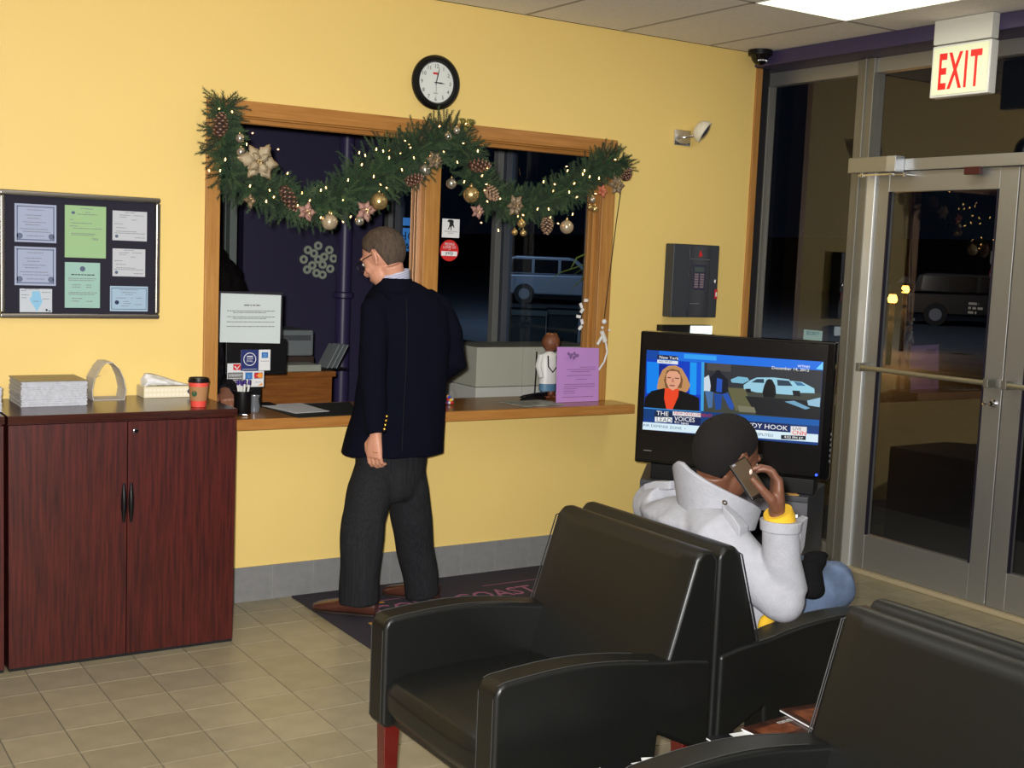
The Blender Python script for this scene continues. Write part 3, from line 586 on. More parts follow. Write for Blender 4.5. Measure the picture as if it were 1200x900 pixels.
# ---- dome camera
dc = thing('dome_camera', 'black dome security camera at the ceiling corner above the wood trim', 'security camera', (4.93, -.10, 2.853)); dcc = Vector((4.93, -.10, 2.855))
q = MB(); q.lathe(dcc, [(.05, 0), (.068, .001), (.068, .028), (.058, .034), (.05, .034)], 28, (0, 0, -1)); obj('housing', q, black, dc, smooth=True)
q = MB(); q.lathe(dcc, [(.052, .030), (.046, .055), (.030, .074), (.012, .082), (0, .083)], 24, (0, 0, -1)); obj('dome', q, gblack, dc, smooth=True)
q = MB()
for i in range(12):
    a = i*math.pi/6; d = Vector((math.cos(a)*.026-.012, math.sin(a)*.02-.034, -.062)); q.ell(dcc+d, .0035, 6, 5)
obj('infrared_lamps', q, mat('led_white', (230, 230, 235), .2, emit=(200, 200, 210), estr=.6), dc)
# ---- exit sign
ex = thing('exit_sign', 'white ceiling-hung exit sign with red letters before the glass doors', 'exit sign', (4.95, -1.45, 2.855))
q = MB(); q.box(4.93, 4.985, -1.615, -1.29, 2.738, 2.854); obj('canopy', q, mat('sign_white', (214, 214, 206), .5), ex, bevel=.004)
q = MB(); q.box(4.93, 4.985, -1.62, -1.29, 2.487, 2.732); obj('housing', q, whitep, ex, bevel=.005)
q = MB(); q.box(4.926, 4.932, -1.608, -1.302, 2.498, 2.722); obj('lit_face', q, mat('lit_exit_face', (214, 218, 186), .5, emit=(226, 232, 190), estr=.30), ex, bevel=.002)
q = MB(); q.text('EXIT', .235, (4.9255, -1.455, 2.527), (0, -1, 0), (0, 0, 1), 'CENTER', sx=.44, space=1.2, bold=.022); obj('letters', q, mat('exit_red', (210, 28, 24), .5, emit=(200, 10, 10), estr=.4), ex)
# ---- sticker on storefront glass
a = hx(942, 386, XS-.001); b = hx(963, 400, XS-.001)
t = thing('sticker', 'pale security sticker on the glass behind the television', 'sticker', (XS+.026, a.y, b.z)); xg = XS+.026
a = hx(942, 386, xg); b = hx(963, 400, xg)
q = MB(); q.box(xg, xg+.001, b.y, a.y, b.z, a.z); obj('sheet', q, mat('pale_sticker', (160, 196, 200), .5), t)
q = MB(); q.text('SECURITY', .030, (xg-.001, (a.y+b.y)/2, b.z+.03), (0, -1, 0), (0, 0, 1), 'CENTER', sx=.75); obj('lettering', q, mat('sticker_teal', (30, 100, 120), .5), t)
a = hx(1135, 357, XS+.011); t = thing('window_lettering', 'faint white lettering on the door glass above the push bar', 'lettering', a)
q = MB()
for i, l in enumerate((.06, .085, .05)): dashes(q, (XS+.0105, a.y, 0), Vector((0, -1, 0)), ZV, 0, l, a.z-.022*i, .012)
obj('letters', q, mat('faint_lettering', (90, 90, 92), .6), t)
# ---- pink-violet flyer, magazine, pen tray, figurine on the counter
def s5(t, o, wd, ht):
    q = MB(); random.seed(3)
    for i in range(9): disc(q, o+Vector((0, -.00005*i, 0)), wd*(.22+.22*random.random()), ht*(.80+.1*random.random()), .009, 9)
    obj('emblem', q, mat('flyer_emblem_violet', (128, 92, 146), .8), t)
    lines(t, o-Vector((0, .001, 0)), wd, ht, [(.63, .5, .88), (.59, .2, .88), (.55, .3, .75), (.48, .2, .8), (.41, .42, .7), (.32, .15, .88), (.28, .15, .88), (.24, .15, .45), (.2, .15, .4), (.16, .15, .42), (.09, .12, .85)], mat('flyer_ink', (112, 74, 124), .8), .0028)
fy = -0.03
fa, fb = hy(653, 406.5, fy), hy(697, 470, fy)
t = thing('flyer', 'violet printed flyer standing upright at the right end of the counter', 'flyer', (fa.x, fy, .886))
q = MB(); q.prism([Vector((fa.x, fy, fa.z)), Vector((hy(702, 408, fy).x, fy, hy(702, 408, fy).z)), Vector((fb.x+.01, fy-.02, .8865)), Vector((fa.x-.006, fy-.02, .8865))], (0, .0015, 0)); obj('sheet', q, mat('violet_paper', (188, 138, 206), .7), t)
s5(t, Vector((fa.x-.002, fy-.022, .8865)), hy(702, 408, fy).x-fa.x, fa.z-.8865)
q = MB(); q.box(fa.x+.02, fb.x, fy+.004, fy+.045, .8855, .8885); obj('acrylic_stand', q, glassT, t)
# doctor figurine
fg = thing('doctor_figurine', 'small figurine in white coat with brown head behind the flyer', 'figurine', (3.76, .16, .885)); fx, fyy = 3.755, .16
q = MB(); q.tube([(fx-.02, fyy, .887), (fx-.02, fyy, .97)], [.022, .018], 10); q.tube([(fx+.025, fyy, .887), (fx+.025, fyy, .97)], [.022, .018], 10); q.ell((fx-.02, fyy-.02, .895), (.022, .04, .012)); q.ell((fx+.025, fyy-.02, .895), (.022, .04, .012)); obj('shoes', q, mat('figurine_brown', (110, 58, 34), .5), fg, smooth=True)
q = MB(); q.loft([q.ring((fx, fyy, z), (a, 0, 0), (0, b, 0), 14) for z, a, b in ((.925, .052, .035), (.965, .050, .034), (.975, .047, .032))]); obj('trousers', q, mat('figurine_blue', (84, 128, 160), .5), fg, smooth=True)
q = MB(); q.loft([q.ring((fx, fyy, z), (a, 0, 0), (0, b, 0), 16) for z, a, b in ((.965, .056, .040), (1.02, .053, .038), (1.09, .055, .036), (1.125, .052, .03), (1.14, .02, .02))]); q.tube([(fx-.05, fyy, 1.118), (fx-.068, fyy-.004, 1.06), (fx-.062, fyy-.03, 1.0)], [.018, .017, .014], 8); q.tube([(fx+.05, fyy, 1.118), (fx+.068, fyy-.004, 1.06), (fx+.06, fyy-.03, 1.0)], [.018, .017, .014], 8)
obj('white_coat', q, whitep, fg, smooth=True)
q = MB(); q.ell((fx+.01, fyy, 1.19), (.052, .048, .052), 16, 10); q.tube([(fx, fyy, 1.13), (fx+.005, fyy, 1.16)], .02, 8); q.ell((fx+.015, fyy-.05, 1.178), (.01, .012, .01)); obj('head', q, mat('figurine_skin', (120, 72, 46), .5), fg, smooth=True)
q = MB()
for i in range(14):
    a = i*2.4; q.torus((fx+.01+.03*math.cos(a), fyy+.026*math.sin(a), 1.215+.012*math.cos(i)), .013, .004, (math.cos(a), math.sin(a), .5), 10, 5)
obj('hair_curls', q, mat('figurine_hair', (150, 96, 50), .4), fg, smooth=True)
q = MB(); q.tube([(fx-.03, fyy-.038, 1.12), (fx-.028, fyy-.043, 1.06), (fx+.0, fyy-.045, 1.03), (fx+.03, fyy-.043, 1.06), (fx+.03, fyy-.036, 1.12)], .004, 6); obj('stethoscope', q, black, fg, smooth=True)
# white cord plug hanging on the casing
pl = thing('cord_plug', 'white cord end and plug hanging on the right window casing', 'plug', (4.0, -.03, 1.15)); P = lambda px, py, y=-.032: hy(px, py, y)
q = MB(); q.tube([P(706, 392), P(710, 402), P(711.5, 412), P(708, 424), P(702, 433), P(697, 437)], .005, 8); obj('cord', q, white, pl, smooth=True)
q = MB(); q.tube([P(705, 388), P(709, 400)], [.012, .014], 8); q.tube([P(705, 395), P(700, 404)], .008, 8); obj('plug', q, whitep, pl, smooth=True)
q = MB(); q.ell(P(708, 377), .014, 10, 8); q.ell(P(706, 384), .008); q.ell(P(714, 387), .007); obj('knot', q, white, pl, smooth=True)
HANG = ([P(729, 214, -.04), P(722, 262), P(716, 310), P(711, 350), P(708, 374)])
q = MB()
for i, (px, py) in enumerate(((687, 352), (681, 358), (682, 364), (678, 371), (682, 377), (680, 384))): q.obox(Matrix.Translation(hy(px, py, .045))@Matrix.Rotation(i*1.1, 4, 'Y'), .028, .006, .016)
tag(obj('tape_tags', q, white, bevel=.001), 'crumpled white tape tags on the glass beside right casing', 'tape')
# magazine lying and black stapler
q = MB(); q.obox(Matrix.Translation((3.52, -.05, .8885))@Matrix.Rotation(.10, 4, 'Z'), .27, .20, .004); mg = obj('magazine', q, [mat('magazine_grey', (150, 150, 140), .4, var=(24, .5))]); tag(mg, 'grey magazine lying on the counter left of the flyer', 'magazine')
st = thing('stapler', 'long black stapler on the counter in front of the figurine', 'stapler', (3.62, .06, .885))
q = MB(); q.prism([(3.53, .05, .886), (3.69, .07, .886), (3.69, .07, .902), (3.55, .05, .902)], (-.004, .036, 0)); obj('base', q, black, st, bevel=.002)
q = MB(); q.prism([(3.52, .052, .903), (3.70, .072, .906), (3.70, .072, .93), (3.55, .052, .916)], (-.003, .03, 0)); obj('arm', q, gblack, st, bevel=.004)
# candy bag
cb = thing('candy_bag', 'clear bag of coloured sweets on the counter beside the standing man', 'candy bag', (3.05, .02, .885))
random.seed(5); q = MB(); q.loft([q.ring((3.05+dx, .02, z), (a, 0, 0), (0, a*.8, 0), 12) for z, a, dx in ((.887, .045, 0), (.92, .05, 0), (.955, .035, .005), (.975, .012, .01), (1.0, .025, .014))]); obj('bag', q, glassT, cb, smooth=True)
cols = [(210, 40, 50), (230, 200, 60), (60, 80, 190), (230, 230, 230), (220, 120, 160)]
for i in range(16):
    q = MB(); a = random.random()*6.28; r = random.uniform(0, .03); q.ell((3.05+r*math.cos(a), .02+r*.8*math.sin(a), .896+.016*(i % 3)), (.010, .008, .008), 8, 6); obj('sweet', q, mat('sweet_%d' % (i % 5), cols[i % 5], .3), cb, smooth=True)
# clip pad and paper
q = MB(); q.prism([hz(304, 476, .886), hz(350, 490, .886), hz(423, 486, .886), hz(410, 472, .886)], (0, 0, .004)); tag(obj('desk_blotter', q, mat('dark_blotter', (38, 40, 34), .5), bevel=.001), 'dark writing pad lying on the counter left of the man', 'desk pad')
t = thing('form_sheet', 'white form lying on the dark pad on the counter', 'paper', hz(345, 478, .891))
q = MB(); q.prism([hz(304, 475, .891), hz(346, 484.5, .891), hz(386, 482, .891), hz(352, 472.5, .891)], (0, 0, .0012)); obj('sheet', q, white, t)
q = MB(); A_ = hz(304, 475, .8925); B_ = hz(346, 484.5, .8925); D = hz(352, 472.5, .8925)
for i in range(10): 
    f = .08+.09*i; p = A_.lerp(B_, f); dd = (D-A_).normalized(); ee = (B_-A_).normalized(); dashes(q, p, dd, -ee, .03, (D-A_).length*.9, 0, .003)
obj('printed_lines', q, ink, t)
# pen cup with straws/pens
pcx, pcy = hz(283, 484, .885).x, hz(283, 484, .885).y; pcx, pcy = 1.955, -.03
pc_ = thing('pen_cup', 'black cup full of white pens with purple caps on the counter', 'pen cup', (pcx, pcy, .885))
q = MB(); q.lathe((pcx, pcy, .8855), [(.0, 0), (.036, 0), (.038, .004), (.040, .105), (.037, .105), (.035, .01), (0, .01)], 24); obj('cup', q, black, pc_, smooth=True)
random.seed(11)
for i in range(9):
    a = i*2.399; r = .028*math.sqrt((i+.5)/9); b0 = Vector((pcx+r*.5*math.cos(a), pcy+r*.5*math.sin(a), .90)); b1 = Vector((pcx+r*1.3*math.cos(a), pcy+r*1.3*math.sin(a), 1.018+random.uniform(-.006, .006)))
    pn = thing('pen', 'white pen with purple cap standing in the black cup', 'pen', b0, 0, 'pens in the cup')
    q = MB(); q.cyl(b0, b1, .0048, n=10); obj('barrel', q, whitep, pn, smooth=True)
    q = MB(); q.cyl(b1, b1+(b1-b0).normalized()*.02, .0062, n=10); obj('cap', q, mat('purple_cap', (58, 40, 120), .4), pn, smooth=True)
# glass jar behind the cup and black pen
q = MB(); q.lathe((2.03, .02, .8855), [(0, 0), (.024, 0), (.026, .02), (.02, .06), (.024, .075), (.020, .075), (.018, .06), (.022, .02), (0, .006)], 18); tag(obj('glass_jar', q, mat('smoky_glass', (120, 124, 130), .08, .3), smooth=True), 'small clear glass jar beside the black pen cup', 'jar')
pn = thing('pen', 'black pen lying near the hand at the left of the counter', 'pen', (1.90, -.07, .89)); q = MB(); q.cyl((1.83, -.045, .891), (1.93, -.10, .891), .0055, n=10); obj('barrel', q, black, pn, smooth=True); q = MB(); q.cyl((1.93, -.10, .891), (1.95, -.111, .891), .004, .001, n=10); obj('tip', q, chrome, pn, smooth=True)
# ---- things on the cabinet
def stack(name, label, x0, x1, y0, y1, z, n, th, edge, top, seed):
    random.seed(seed); t = thing(name, label, 'brochures', ((x0+x1)/2, (y0+y1)/2, z)); q = MB()
    for i in range(n):
        dx, dy = random.uniform(-.003, .003), random.uniform(-.003, .003); q.box(x0+dx, x1+dx, y0+dy, y1+dy, z+i*th, z+(i+.82)*th)
    obj('booklets', q, edge, t, kind='stuff')
    q = MB(); zz = z+n*th; q.box(x0-.003, x1+.004, y0-.003, y1+.003, zz, zz+.0012); obj('top_cover', q, top, t)
    q = MB(); o = Vector((x0, y0, zz+.0016))
    for a, b_, c_, d_ in ((.05, .5, .55, .9), (.55, .95, .2, .6)): q.box(x0+(x1-x0)*a, x0+(x1-x0)*b_, y0+(y1-y0)*c_, y0+(y1-y0)*d_, zz+.0012, zz+.0016)
    obj('cover_photo', q, mat('cover_photo_tan', (150, 130, 100), .5), t)
pap = mat('booklet_edges', (196, 198, 206), .7, var=(80, .12))
stack('brochure_stack', 'thick stack of white booklets with dark cover on the cabinet', .955, 1.205, -.30, -.06, .9815, 26, .0038, pap, mat('cover_charcoal', (96, 90, 78), .35), 1)
stack('brochure_stack', 'stack of white booklets cut off at the left picture edge', .60, .862, -.42, -.12, .9815, 24, .0038, pap, mat('cover_pale', (190, 190, 190), .4), 2)
# folded arch card
ah = thing('folded_card', 'grey folded card standing as a pointed arch on the cabinet', 'tent card', (1.33, -.06, .981))
path = [(0, 0), (.012, .06), (.03, .11), (.052, .148), (.062, .158)]; xl, xr = 1.262, 1.39
q = MB(); pts = [(xl-.006+.0, 0)]; L_ = [(xl, 0), (xl-.004, .04), (xl+.006, .09), (xl+.03, .135), (xl+.05, .158)]; R_ = [(xr, 0), (xr+.006, .04), (xr-.004, .09), (xr-.022, .13), (xr-.05, .156)]
def strip(mb, pr, y0, y1, th=.0025):
    for (a, za), (b_, zb) in zip(pr[:-1], pr[1:]):
        mb.prism([(a, y0, .982+za), (b_, y0, .982+zb), (b_, y1, .982+zb), (a, y1, .982+za)], Vector((th, 0, 0)))
strip(q, L_, -.16, -.03); obj('left_leaf', q, mat('grey_card_stock', (204, 200, 194), .7), ah)
q = MB(); strip(q, R_, -.16, -.03); q.box(xl, xr, -.16, -.03, .9815, .9835); q.box(xl+.05, xr-.048, -.16, -.03, 1.136, 1.1395); obj('right_leaf', q, mat('grey_card_stock', (176, 172, 166), .7), ah)
q = MB(); dashes(q, (xl-.003, -.1605, 0), Vector((1, 0, .3)).normalized(), ZV, .012, .035, 1.075, .002); obj('printed_lines', q, ink, ah)
# tissue box
tb = thing('tissue_box', 'cream patterned tissue box with tissue pulled up on the cabinet', 'tissue box', (1.59, -.03, .981)); tx0, tx1, ty0, ty1 = 1.482, 1.715, -.125, -.012
q = MB(); q.box(tx0, tx1, ty0, ty1, .9815, 1.028); obj('carton', q, mat('cream_carton', (232, 222, 190), .6), tb, bevel=.001)
q = MB(); o = Vector((0, ty0-.0004, 0))
for i in range(12):
    for j in range(2): disc(q, o, tx0+.012+i*.0165, .994+j*.02, .0065, 10)
obj('dot_pattern', q, mat('carton_beige_dots', (240, 232, 212), .6), tb)
q = MB(); disc(q, o-Vector((0, .0004, 0)), tx1-.022, 1.006, .024, 24, .014); lo = obj('oval_logo', q, mat('logo_navy', (26, 36, 84), .4), tb)
q = MB(); q.text('Surpass', .0115, Vector((tx1-.022, ty0-.0012, 1.003)), XV, ZV, 'CENTER'); obj('lettering', q, white, lo)
q = MB(); random.seed(2)
prof = [(1.494, 1.030, .004, .03), (1.497, 1.046, .020, .04), (1.506, 1.052, .026, .044), (1.53, 1.052, .024, .046), (1.56, 1.050, .020, .044), (1.59, 1.045, .016, .04), (1.62, 1.040, .011, .036), (1.655, 1.034, .006, .03), (1.685, 1.030, .002, .02)]
q.loft([[Vector((x+.004*math.sin(k*1.9+j), -.068+yw*math.cos(2*math.pi*k/24)*(1+.12*math.sin(k*3.1+j*1.3)), max(1.0275, z+zh*math.sin(2*math.pi*k/24)*(1+.28*math.sin(k*2.3+j*.9))))) for k in range(24)] for j, (x, z, zh, yw) in enumerate(prof)])
obj('tissue', q, mat('tissue_white', (232, 232, 232), .9), tb, smooth=True, sharp=80)
# coffee cup
cx_, cy_ = 1.615, -.44; cu_ = thing('coffee_cup', 'red paper coffee cup with brown sleeve and black lid on cabinet', 'coffee cup', (cx_, cy_, .981))
q = MB(); q.lathe((cx_, cy_, .9815), [(0, .003), (.029, .003), (.0295, 0), (.030, .002), (.0405, .100), (.0405, .104), (0, .104)], 28); obj('cup_body', q, mat('cup_coral_red', (226, 78, 66), .5), cu_, smooth=True)
q = MB(); q.lathe((cx_, cy_, .9815), [(.0325, .026), (.0335, .026), (.0400, .084), (.0392, .084)], 28); sl = obj('sleeve', q, mat('kraft_sleeve', (166, 120, 78), .7), cu_, smooth=True)
q = MB(); c0 = Vector((cx_, cy_, .9815+.056)); d = Vector((-.70, -.71, 0)).normalized(); e_ = d.cross(ZV); rr = .0372
n = 16
q.add([c0+d*(rr+.0012)*math.cos(.32*math.cos(2*math.pi*i/n))+e_*(-rr*math.sin(.32*math.cos(2*math.pi*i/n)))+ZV*.012*math.sin(2*math.pi*i/n) for i in range(n)], [tuple(range(n))]); obj('green_emblem', q, mat('emblem_green', (40, 84, 56), .5), sl)
q = MB(); q.lathe((cx_, cy_, .9815+.100), [(.0415, 0), (.0435, .002), (.0435, .006), (.041, .008), (.039, .019), (.035, .019), (.034, .015), (0, .015)], 28); obj('lid', q, black, cu_, smooth=True)
# ---- mahogany cabinets
def cabinet(x0, x1, label, seed):
    t = thing('storage_cabinet', label, 'cabinet', ((x0+x1)/2, -.27, 0)); yf = -.535; m = (x0+x1)/2
    q = MB(); q.box(x0+.004, x1-.004, yf+.022, -.014, 0.0, .948); obj('carcass', q, mahog, t, bevel=.002)
    q = MB(); q.box(x0, x1, yf-.008, -.012, .950, .981); obj('top', q, mahogt, t, bevel=.002)
    for a, b_, s_ in ((x0+.003, m-.0015, -1), (m+.0015, x1-.003, 1)):
        q = MB(); q.box(a, b_, yf, yf+.019, .012, .944); d = obj('door', q, mahog, t, bevel=.0015)
        hxp = m+s_*.014
        q = MB(); n = 9; rings = []
        for i in range(n):
            f = i/(n-1); z = .545+.155*f; w_ = .011*math.sin(math.pi*min(max(f, .08), .92))**.5
            rings.append(q.ring((hxp, yf-.004, z), (w_, 0, 0), (0, .012*math.sin(math.pi*min(max(f, .1), .9)), 0), 12))
        q.loft(rings); obj('handle', q, black, d, smooth=True)
        if s_ == 1:
            q = MB(); q.lathe((m+.03, yf, .905), [(.010, 0), (.010, .003), (.007, .004), (.006, .002), (0, .002)], 16, (0, -1, 0)); obj('key_lock', q, mat('dark_chrome', (90, 90, 96), .2, 1), d, smooth=True)
    q = MB(); q.box(x0+.004, x1-.004, yf+.004, yf+.022, .0, .011); obj('plinth', q, blackm, t)
cabinet(.862, 1.746, 'dark mahogany two-door storage cabinet beside the teller window', 1)
cabinet(-.03, .852, 'second dark mahogany cabinet, only its edge at picture left', 2)
# ---- mat
fmX0, fmX1, fmY0, fmY1 = 2.212, 4.0, -1.02, -.03
ma = thing('floor_mat', 'dark purple-grey logo mat on the floor under the standing man', 'mat', (3.1, -.5, 0))
q = MB(); q.box(fmX0, fmX1, fmY0, fmY1, .0005, .009); obj('carpet', q, mat('mat_carpet', (44, 38, 50), .95, bump=(500, .6, .003), var=(200, .25)), ma, bevel=.003)
q = MB(); q.text('GOLD COAST', .175, (2.46, -.475, .0095), (1, .02, 0), (0, 1, 0), 'LEFT', sx=.80, space=1.0, bold=.012); obj('lettering', q, mat('mat_pink_letters', (150, 92, 120), .95), ma)
q = MB(); q.box(3.13, 3.70, -.262, -.256, .0092, .0096); q.box(2.47, 2.75, -.285, -.279, .0092, .0096); obj('thin_line', q, mat('mat_pink_letters', (150, 92, 120), .95), ma)
q = MB(); q.box(2.40, 2.56, -.318, -.298, .0092, .0097); q.box(2.35, 2.52, -.60, -.57, .0092, .0097); obj('gold_bar', q, mat('mat_gold', (190, 140, 50), .9), ma)
# ================================================================== CHAIRS
seam = mat('seam_thread', (52, 52, 50), .6)
legm = mat('red_mahogany_leg', (84, 14, 12), .3, coat=.4)
def armchair(label):
    """local frame: +X is the way it faces, rear at x=0, Y across, floor z=0"""
    D, Wd = .715, .69; h = Wd/2; at = .09
    t = thing('armchair', label, 'armchair', (0, 0, 0), 0, 'black leatherette armchairs')
    for s in (-1, 1):
        y0, y1 = (h-at, h) if s > 0 else (-h, -h+at)
        prof = [(.015, .30), (.19, .385), (.20, .28), (D-.01, .28), (D, .30), (D, .575), (D-.012, .600)]
        for i in range(9): f = i/8; prof.append((D-.03-f*(D-.20), .606+.016*math.sin(math.pi*min(1, f*1.05))-.020*f*f))
        prof += [(.10, .580), (.015, .565)]
        q = MB(); q.prism([(x, y0, z) for x, z in prof], (0, y1-y0, 0)); a = obj('arm', q, leather, t, bevel=.014, seg=3)
        q = MB(); ys = h*s
        for yy in (ys-s*.010, ys-s*(at-.010)):
            q.tube([(x, yy, z+.0005) for x, z in prof[6:15]], .0011, 5); q.tube([(D+.0002, yy, .30), (D+.0002, yy, .57)], .0011, 5)
        obj('stitched_seam', q, seam, a, smooth=True)
    q = MB(); q.box(.24, D-.03, -h+at, h-at, .29, .35); obj('seat_frame', q, leather, t, bevel=.01)
    q = MB(); n = 13; rings = []
    yy = [(-h+at)+.002+(Wd-2*at-.004)*i/12 for i in range(13)]
    prof = [(.22, .36), (D-.06, .31), (D-.015, .32), (D+.008, .35), (D+.010, .40), (D-.01, .435), (D-.06, .452), (.45, .462), (.20, .455)]
    for i, y in enumerate(yy):
        e = math.sin(math.pi*i/12)**.35 if 0 < i < 12 else .0
        rings.append([Vector((x if x < D-.1 else x-.02*(1-e), y, z-(.016*(1-e) if z > .42 else 0))) for x, z in prof])
    q.loft(rings); obj('seat', q, leather, t, bevel=.006, seg=2)
    hb = h-.012; z0 = .30
    prof = [(.0, .845), (.022, .872), (.058, .872), (.078, .850), (.205, .45), (.21, .42), (.0, .31)]
    q = MB(); rings = []
    for i in range(11):
        y = -hb+2*hb*i/10; e = 1-abs(2*i/10-1)**6
        rings.append([Vector((x+(.010*e if .07 < x < .206 else 0), y, z)) for x, z in prof])
    q.loft(rings); bk = obj('backrest', q, leather, t, bevel=.014, seg=3)
    for s in (-1, 1):
        q = MB(); pts = [(.078, s*(hb-.012), .850), (.084, s*(hb-.004), .846), (.145, s*(hb-.002), .65), (.210, s*(hb-.002), .455)]
        q.tube([Vector(p)+Vector((.001, 0, -.002)) for p in pts], .0022, 6); q.tube([Vector(p)+Vector((-.010, s*.002, 0)) for p in pts[1:]], .0014, 5)
        obj('piping', q, mat('black_piping', (10, 10, 10), .6), bk, smooth=True)
    
    for x, y in ((D-.045, h-.045), (D-.045, -h+.045), (.05, h-.06), (.05, -h+.06)):
        q = MB(); b = .026; q.loft([[Vector((x+i*r, y+j*r, z)) for i, j in ((-1, -1), (1, -1), (1, 1), (-1, 1))] for z, r in ((.0, .018), (.335 if x < .3 else .30, b))]); obj('leg', q, legm, t, bevel=.003)
    return t
c1 = armchair('empty black armchair in front, facing left with its back to the seated man'); c1.location = (2.265, -2.55, 0); c1.rotation_euler = (0, 0, math.pi)
c2 = copytree(c1, (2.285, -2.53, 0), 0); c2['label'] = 'black armchair in which the man with the phone sits'
c3 = copytree(c1, (2.235, -3.755, 0), math.pi); c3['label'] = 'black armchair cut off at the bottom right corner, magazines beside its arm'
c4 = copytree(c1, (2.255, -3.735, 0), 0); c4['label'] = 'black armchair at the right edge, only its backrest top visible'
# magazine table between the chairs
TZ = .395
mt = thing('side_table', 'dark low table holding magazines between the black armchairs', 'side table', (2.2, -3.16, 0))
q = MB(); q.box(1.62, 2.80, -3.38, -3.02, TZ-.03, TZ); obj('table_top', q, mahogt, mt, bevel=.004)
for x in (1.66, 2.76):
    for y in (-3.34, -3.06):
        q = MB(); q.box(x-.02, x+.02, y-.02, y+.02, 0, TZ-.03); obj('leg', q, mahogt, mt, bevel=.002)
random.seed(21)
mgm = {'k': mat('cover_red', (176, 60, 44), .4), 'b': mat('cover_black', (18, 18, 20), .3), 'w': mat('cover_white', (226, 228, 226), .5), 'r': mat('cover_rust', (112, 62, 38), .3, var=(30, .5)), 'o': mat('cover_amber', (206, 140, 40), .3), 'n': mat('cover_brown', (60, 34, 24), .3, var=(40, .5))}
def magazine(label, c, ang, z, base, bits, txt=None):
    t = thing('magazine', label, 'magazine', (c[0], c[1], z), ang, 'magazines on the low table')
    q = MB(); q.box(-.105, .105, -.14, .14, 0, .005); obj('pages', q, white, t, local=True)
    q = MB(); q.box(-.106, .106, -.141, .141, .005, .0062); obj('cover', q, mgm[base], t, local=True)
    for i, (k, x0, x1, y0, y1) in enumerate(bits):
        q = MB(); q.box(x0, x1, y0, y1, .0062, .0066+.0001*i); obj('cover_print', q, mgm[k], t, local=True)
    if txt:
        q = MB(); q.text(txt[0], txt[1], (txt[2], txt[3], .0069), (0, -1, 0), (1, 0, 0), 'LEFT', sx=.8); obj('title_letters', q, mgm[txt[4]], t, local=True)
magazine('magazine with a white band and big letters, nearest the empty chair arm', (1.86, -3.135), 1.50, TZ+.001, 'b', [('w', .05, .10, -.13, .06), ('o', .0, .05, -.13, -.04)], ('PA', .07, .035, -.05, 'b'))
magazine('black magazine with white headline blocks, leftmost on the low table', (1.73, -3.145), 1.75, TZ+.009, 'b', [('w', .03, .05, -.12, .02), ('w', .065, .10, -.06, .12), ('w', .0, .02, -.1, .1)])
magazine('white and amber magazine lying under the front chair arm', (1.98, -3.20), 1.2, TZ+.018, 'w', [('b', .02, .1, -.13, .0), ('o', -.06, .0, -.1, .05)])
magazine('black magazine with white letters, near the corner of the occupied chair', (2.27, -3.125), 1.48, TZ+.009, 'b', [('w', .04, .05, -.12, .12), ('w', .06, .10, .02, .07)], ('P', .06, .05, .0, 'w'))
magazine('dark brown magazine with white lettering, second from the right end', (2.40, -3.115), 1.62, TZ+.017, 'n', [('r', .02, .08, .0, .12)], ('mmm', .03, .07, .03, 'w'))
magazine('dark brown magazine with a red corner at the right end of the low table', (2.56, -3.10), 1.45, TZ+.025, 'n', [('r', -.02, .08, -.02, .12), ('k', .06, .104, -.13, -.06)])
# ================================================================== TELEVISION + STAND
tvO = Vector((3.702, -.693, 0)); TVA = -math.radians(54)
tv = thing('television', 'large black flat television showing a news programme, on the grey stand', 'television', tvO, TVA)
TW, ZB, ZTt = .920, .675, 1.3135
q = MB(); q.box(0, TW, 0, .09, ZB, ZTt); q.box(.03, TW-.03, .08, .16, ZB+.05, ZTt-.06); obj('casing', q, gblack, tv, local=True, bevel=.008)
SX0, SX1, SZ0, SZ1 = .036, .868, .838, 1.224
q = MB(); q.box(.012, TW-.035, -.004, .002, ZB+.015, ZTt-.012)
obj('bezel', q, mat('bezel_black', (20, 18, 20), .18), tv, local=True, bevel=.002)
q = MB(); q.box(.045, .085, -.0055, -.003, .735, .739); obj('brand_strip', q, ink, tv, local=True)
q = MB(); q.ell((TW-.05, -.006, .700), .006, 8, 6); obj('power_light', q, mat('blue_led', (40, 60, 255), .3, emit=(40, 70, 255), estr=4), tv, local=True)
q = MB()
for i in range(6): q.box(TW-.001, TW+.003, .02, .03, .76+.025*i, .772+.025*i)
obj('side_buttons', q, ink, tv, local=True)
# picture: flat colour shapes in screen coordinates (u right, v down, 0..1)
def em(name, c, s=1.0): return mat('screen_'+name, (0, 0, 0), .3, emit=c, estr=s, spec=.3)
def uv(x, y):
    u = (x-90)/957.0
    for _ in range(3): v = (y-(137+70*u))/(431+18*u); u = (x-(90-18*v))/(957)
    return u, v
scr = obj('screen', MB().box(SX0, SX1, -.0062, -.004, SZ0, SZ1), em('navy', (20, 60, 130)), tv, local=True)
LAY = [0]
def shape(name, col, pts, raw=False, s=1.0):
    LAY[0] += 1; q = MB(); d = -.0063-.00006*LAY[0]; P = []
    for x, y in pts:
        u, v = (x, y) if raw else uv(x, y); u = min(max(u, 0), 1); v = min(max(v, 0), 1); P.append((SX0+(SX1-SX0)*u, d, SZ1-(SZ1-SZ0)*v))
    q.add(P, [tuple(range(len(P)))[::-1]]); return q, em(name, col, s), d
def pic(name, *shapes):
    q = MB(); ms = []
    for (col, pts) in shapes:
        k, m_, d = shape(name+str(len(ms)), col, pts); q.k = len(ms); q.add(k.v, k.f); ms.append(m_)
    return obj(name, q, ms, scr, local=True)
R4 = lambda x0, y0, x1, y1, s=.073: [(x0, y0), (x1, y0+(x1-x0)*s), (x1, y1+(x1-x0)*s), (x0, y1)]
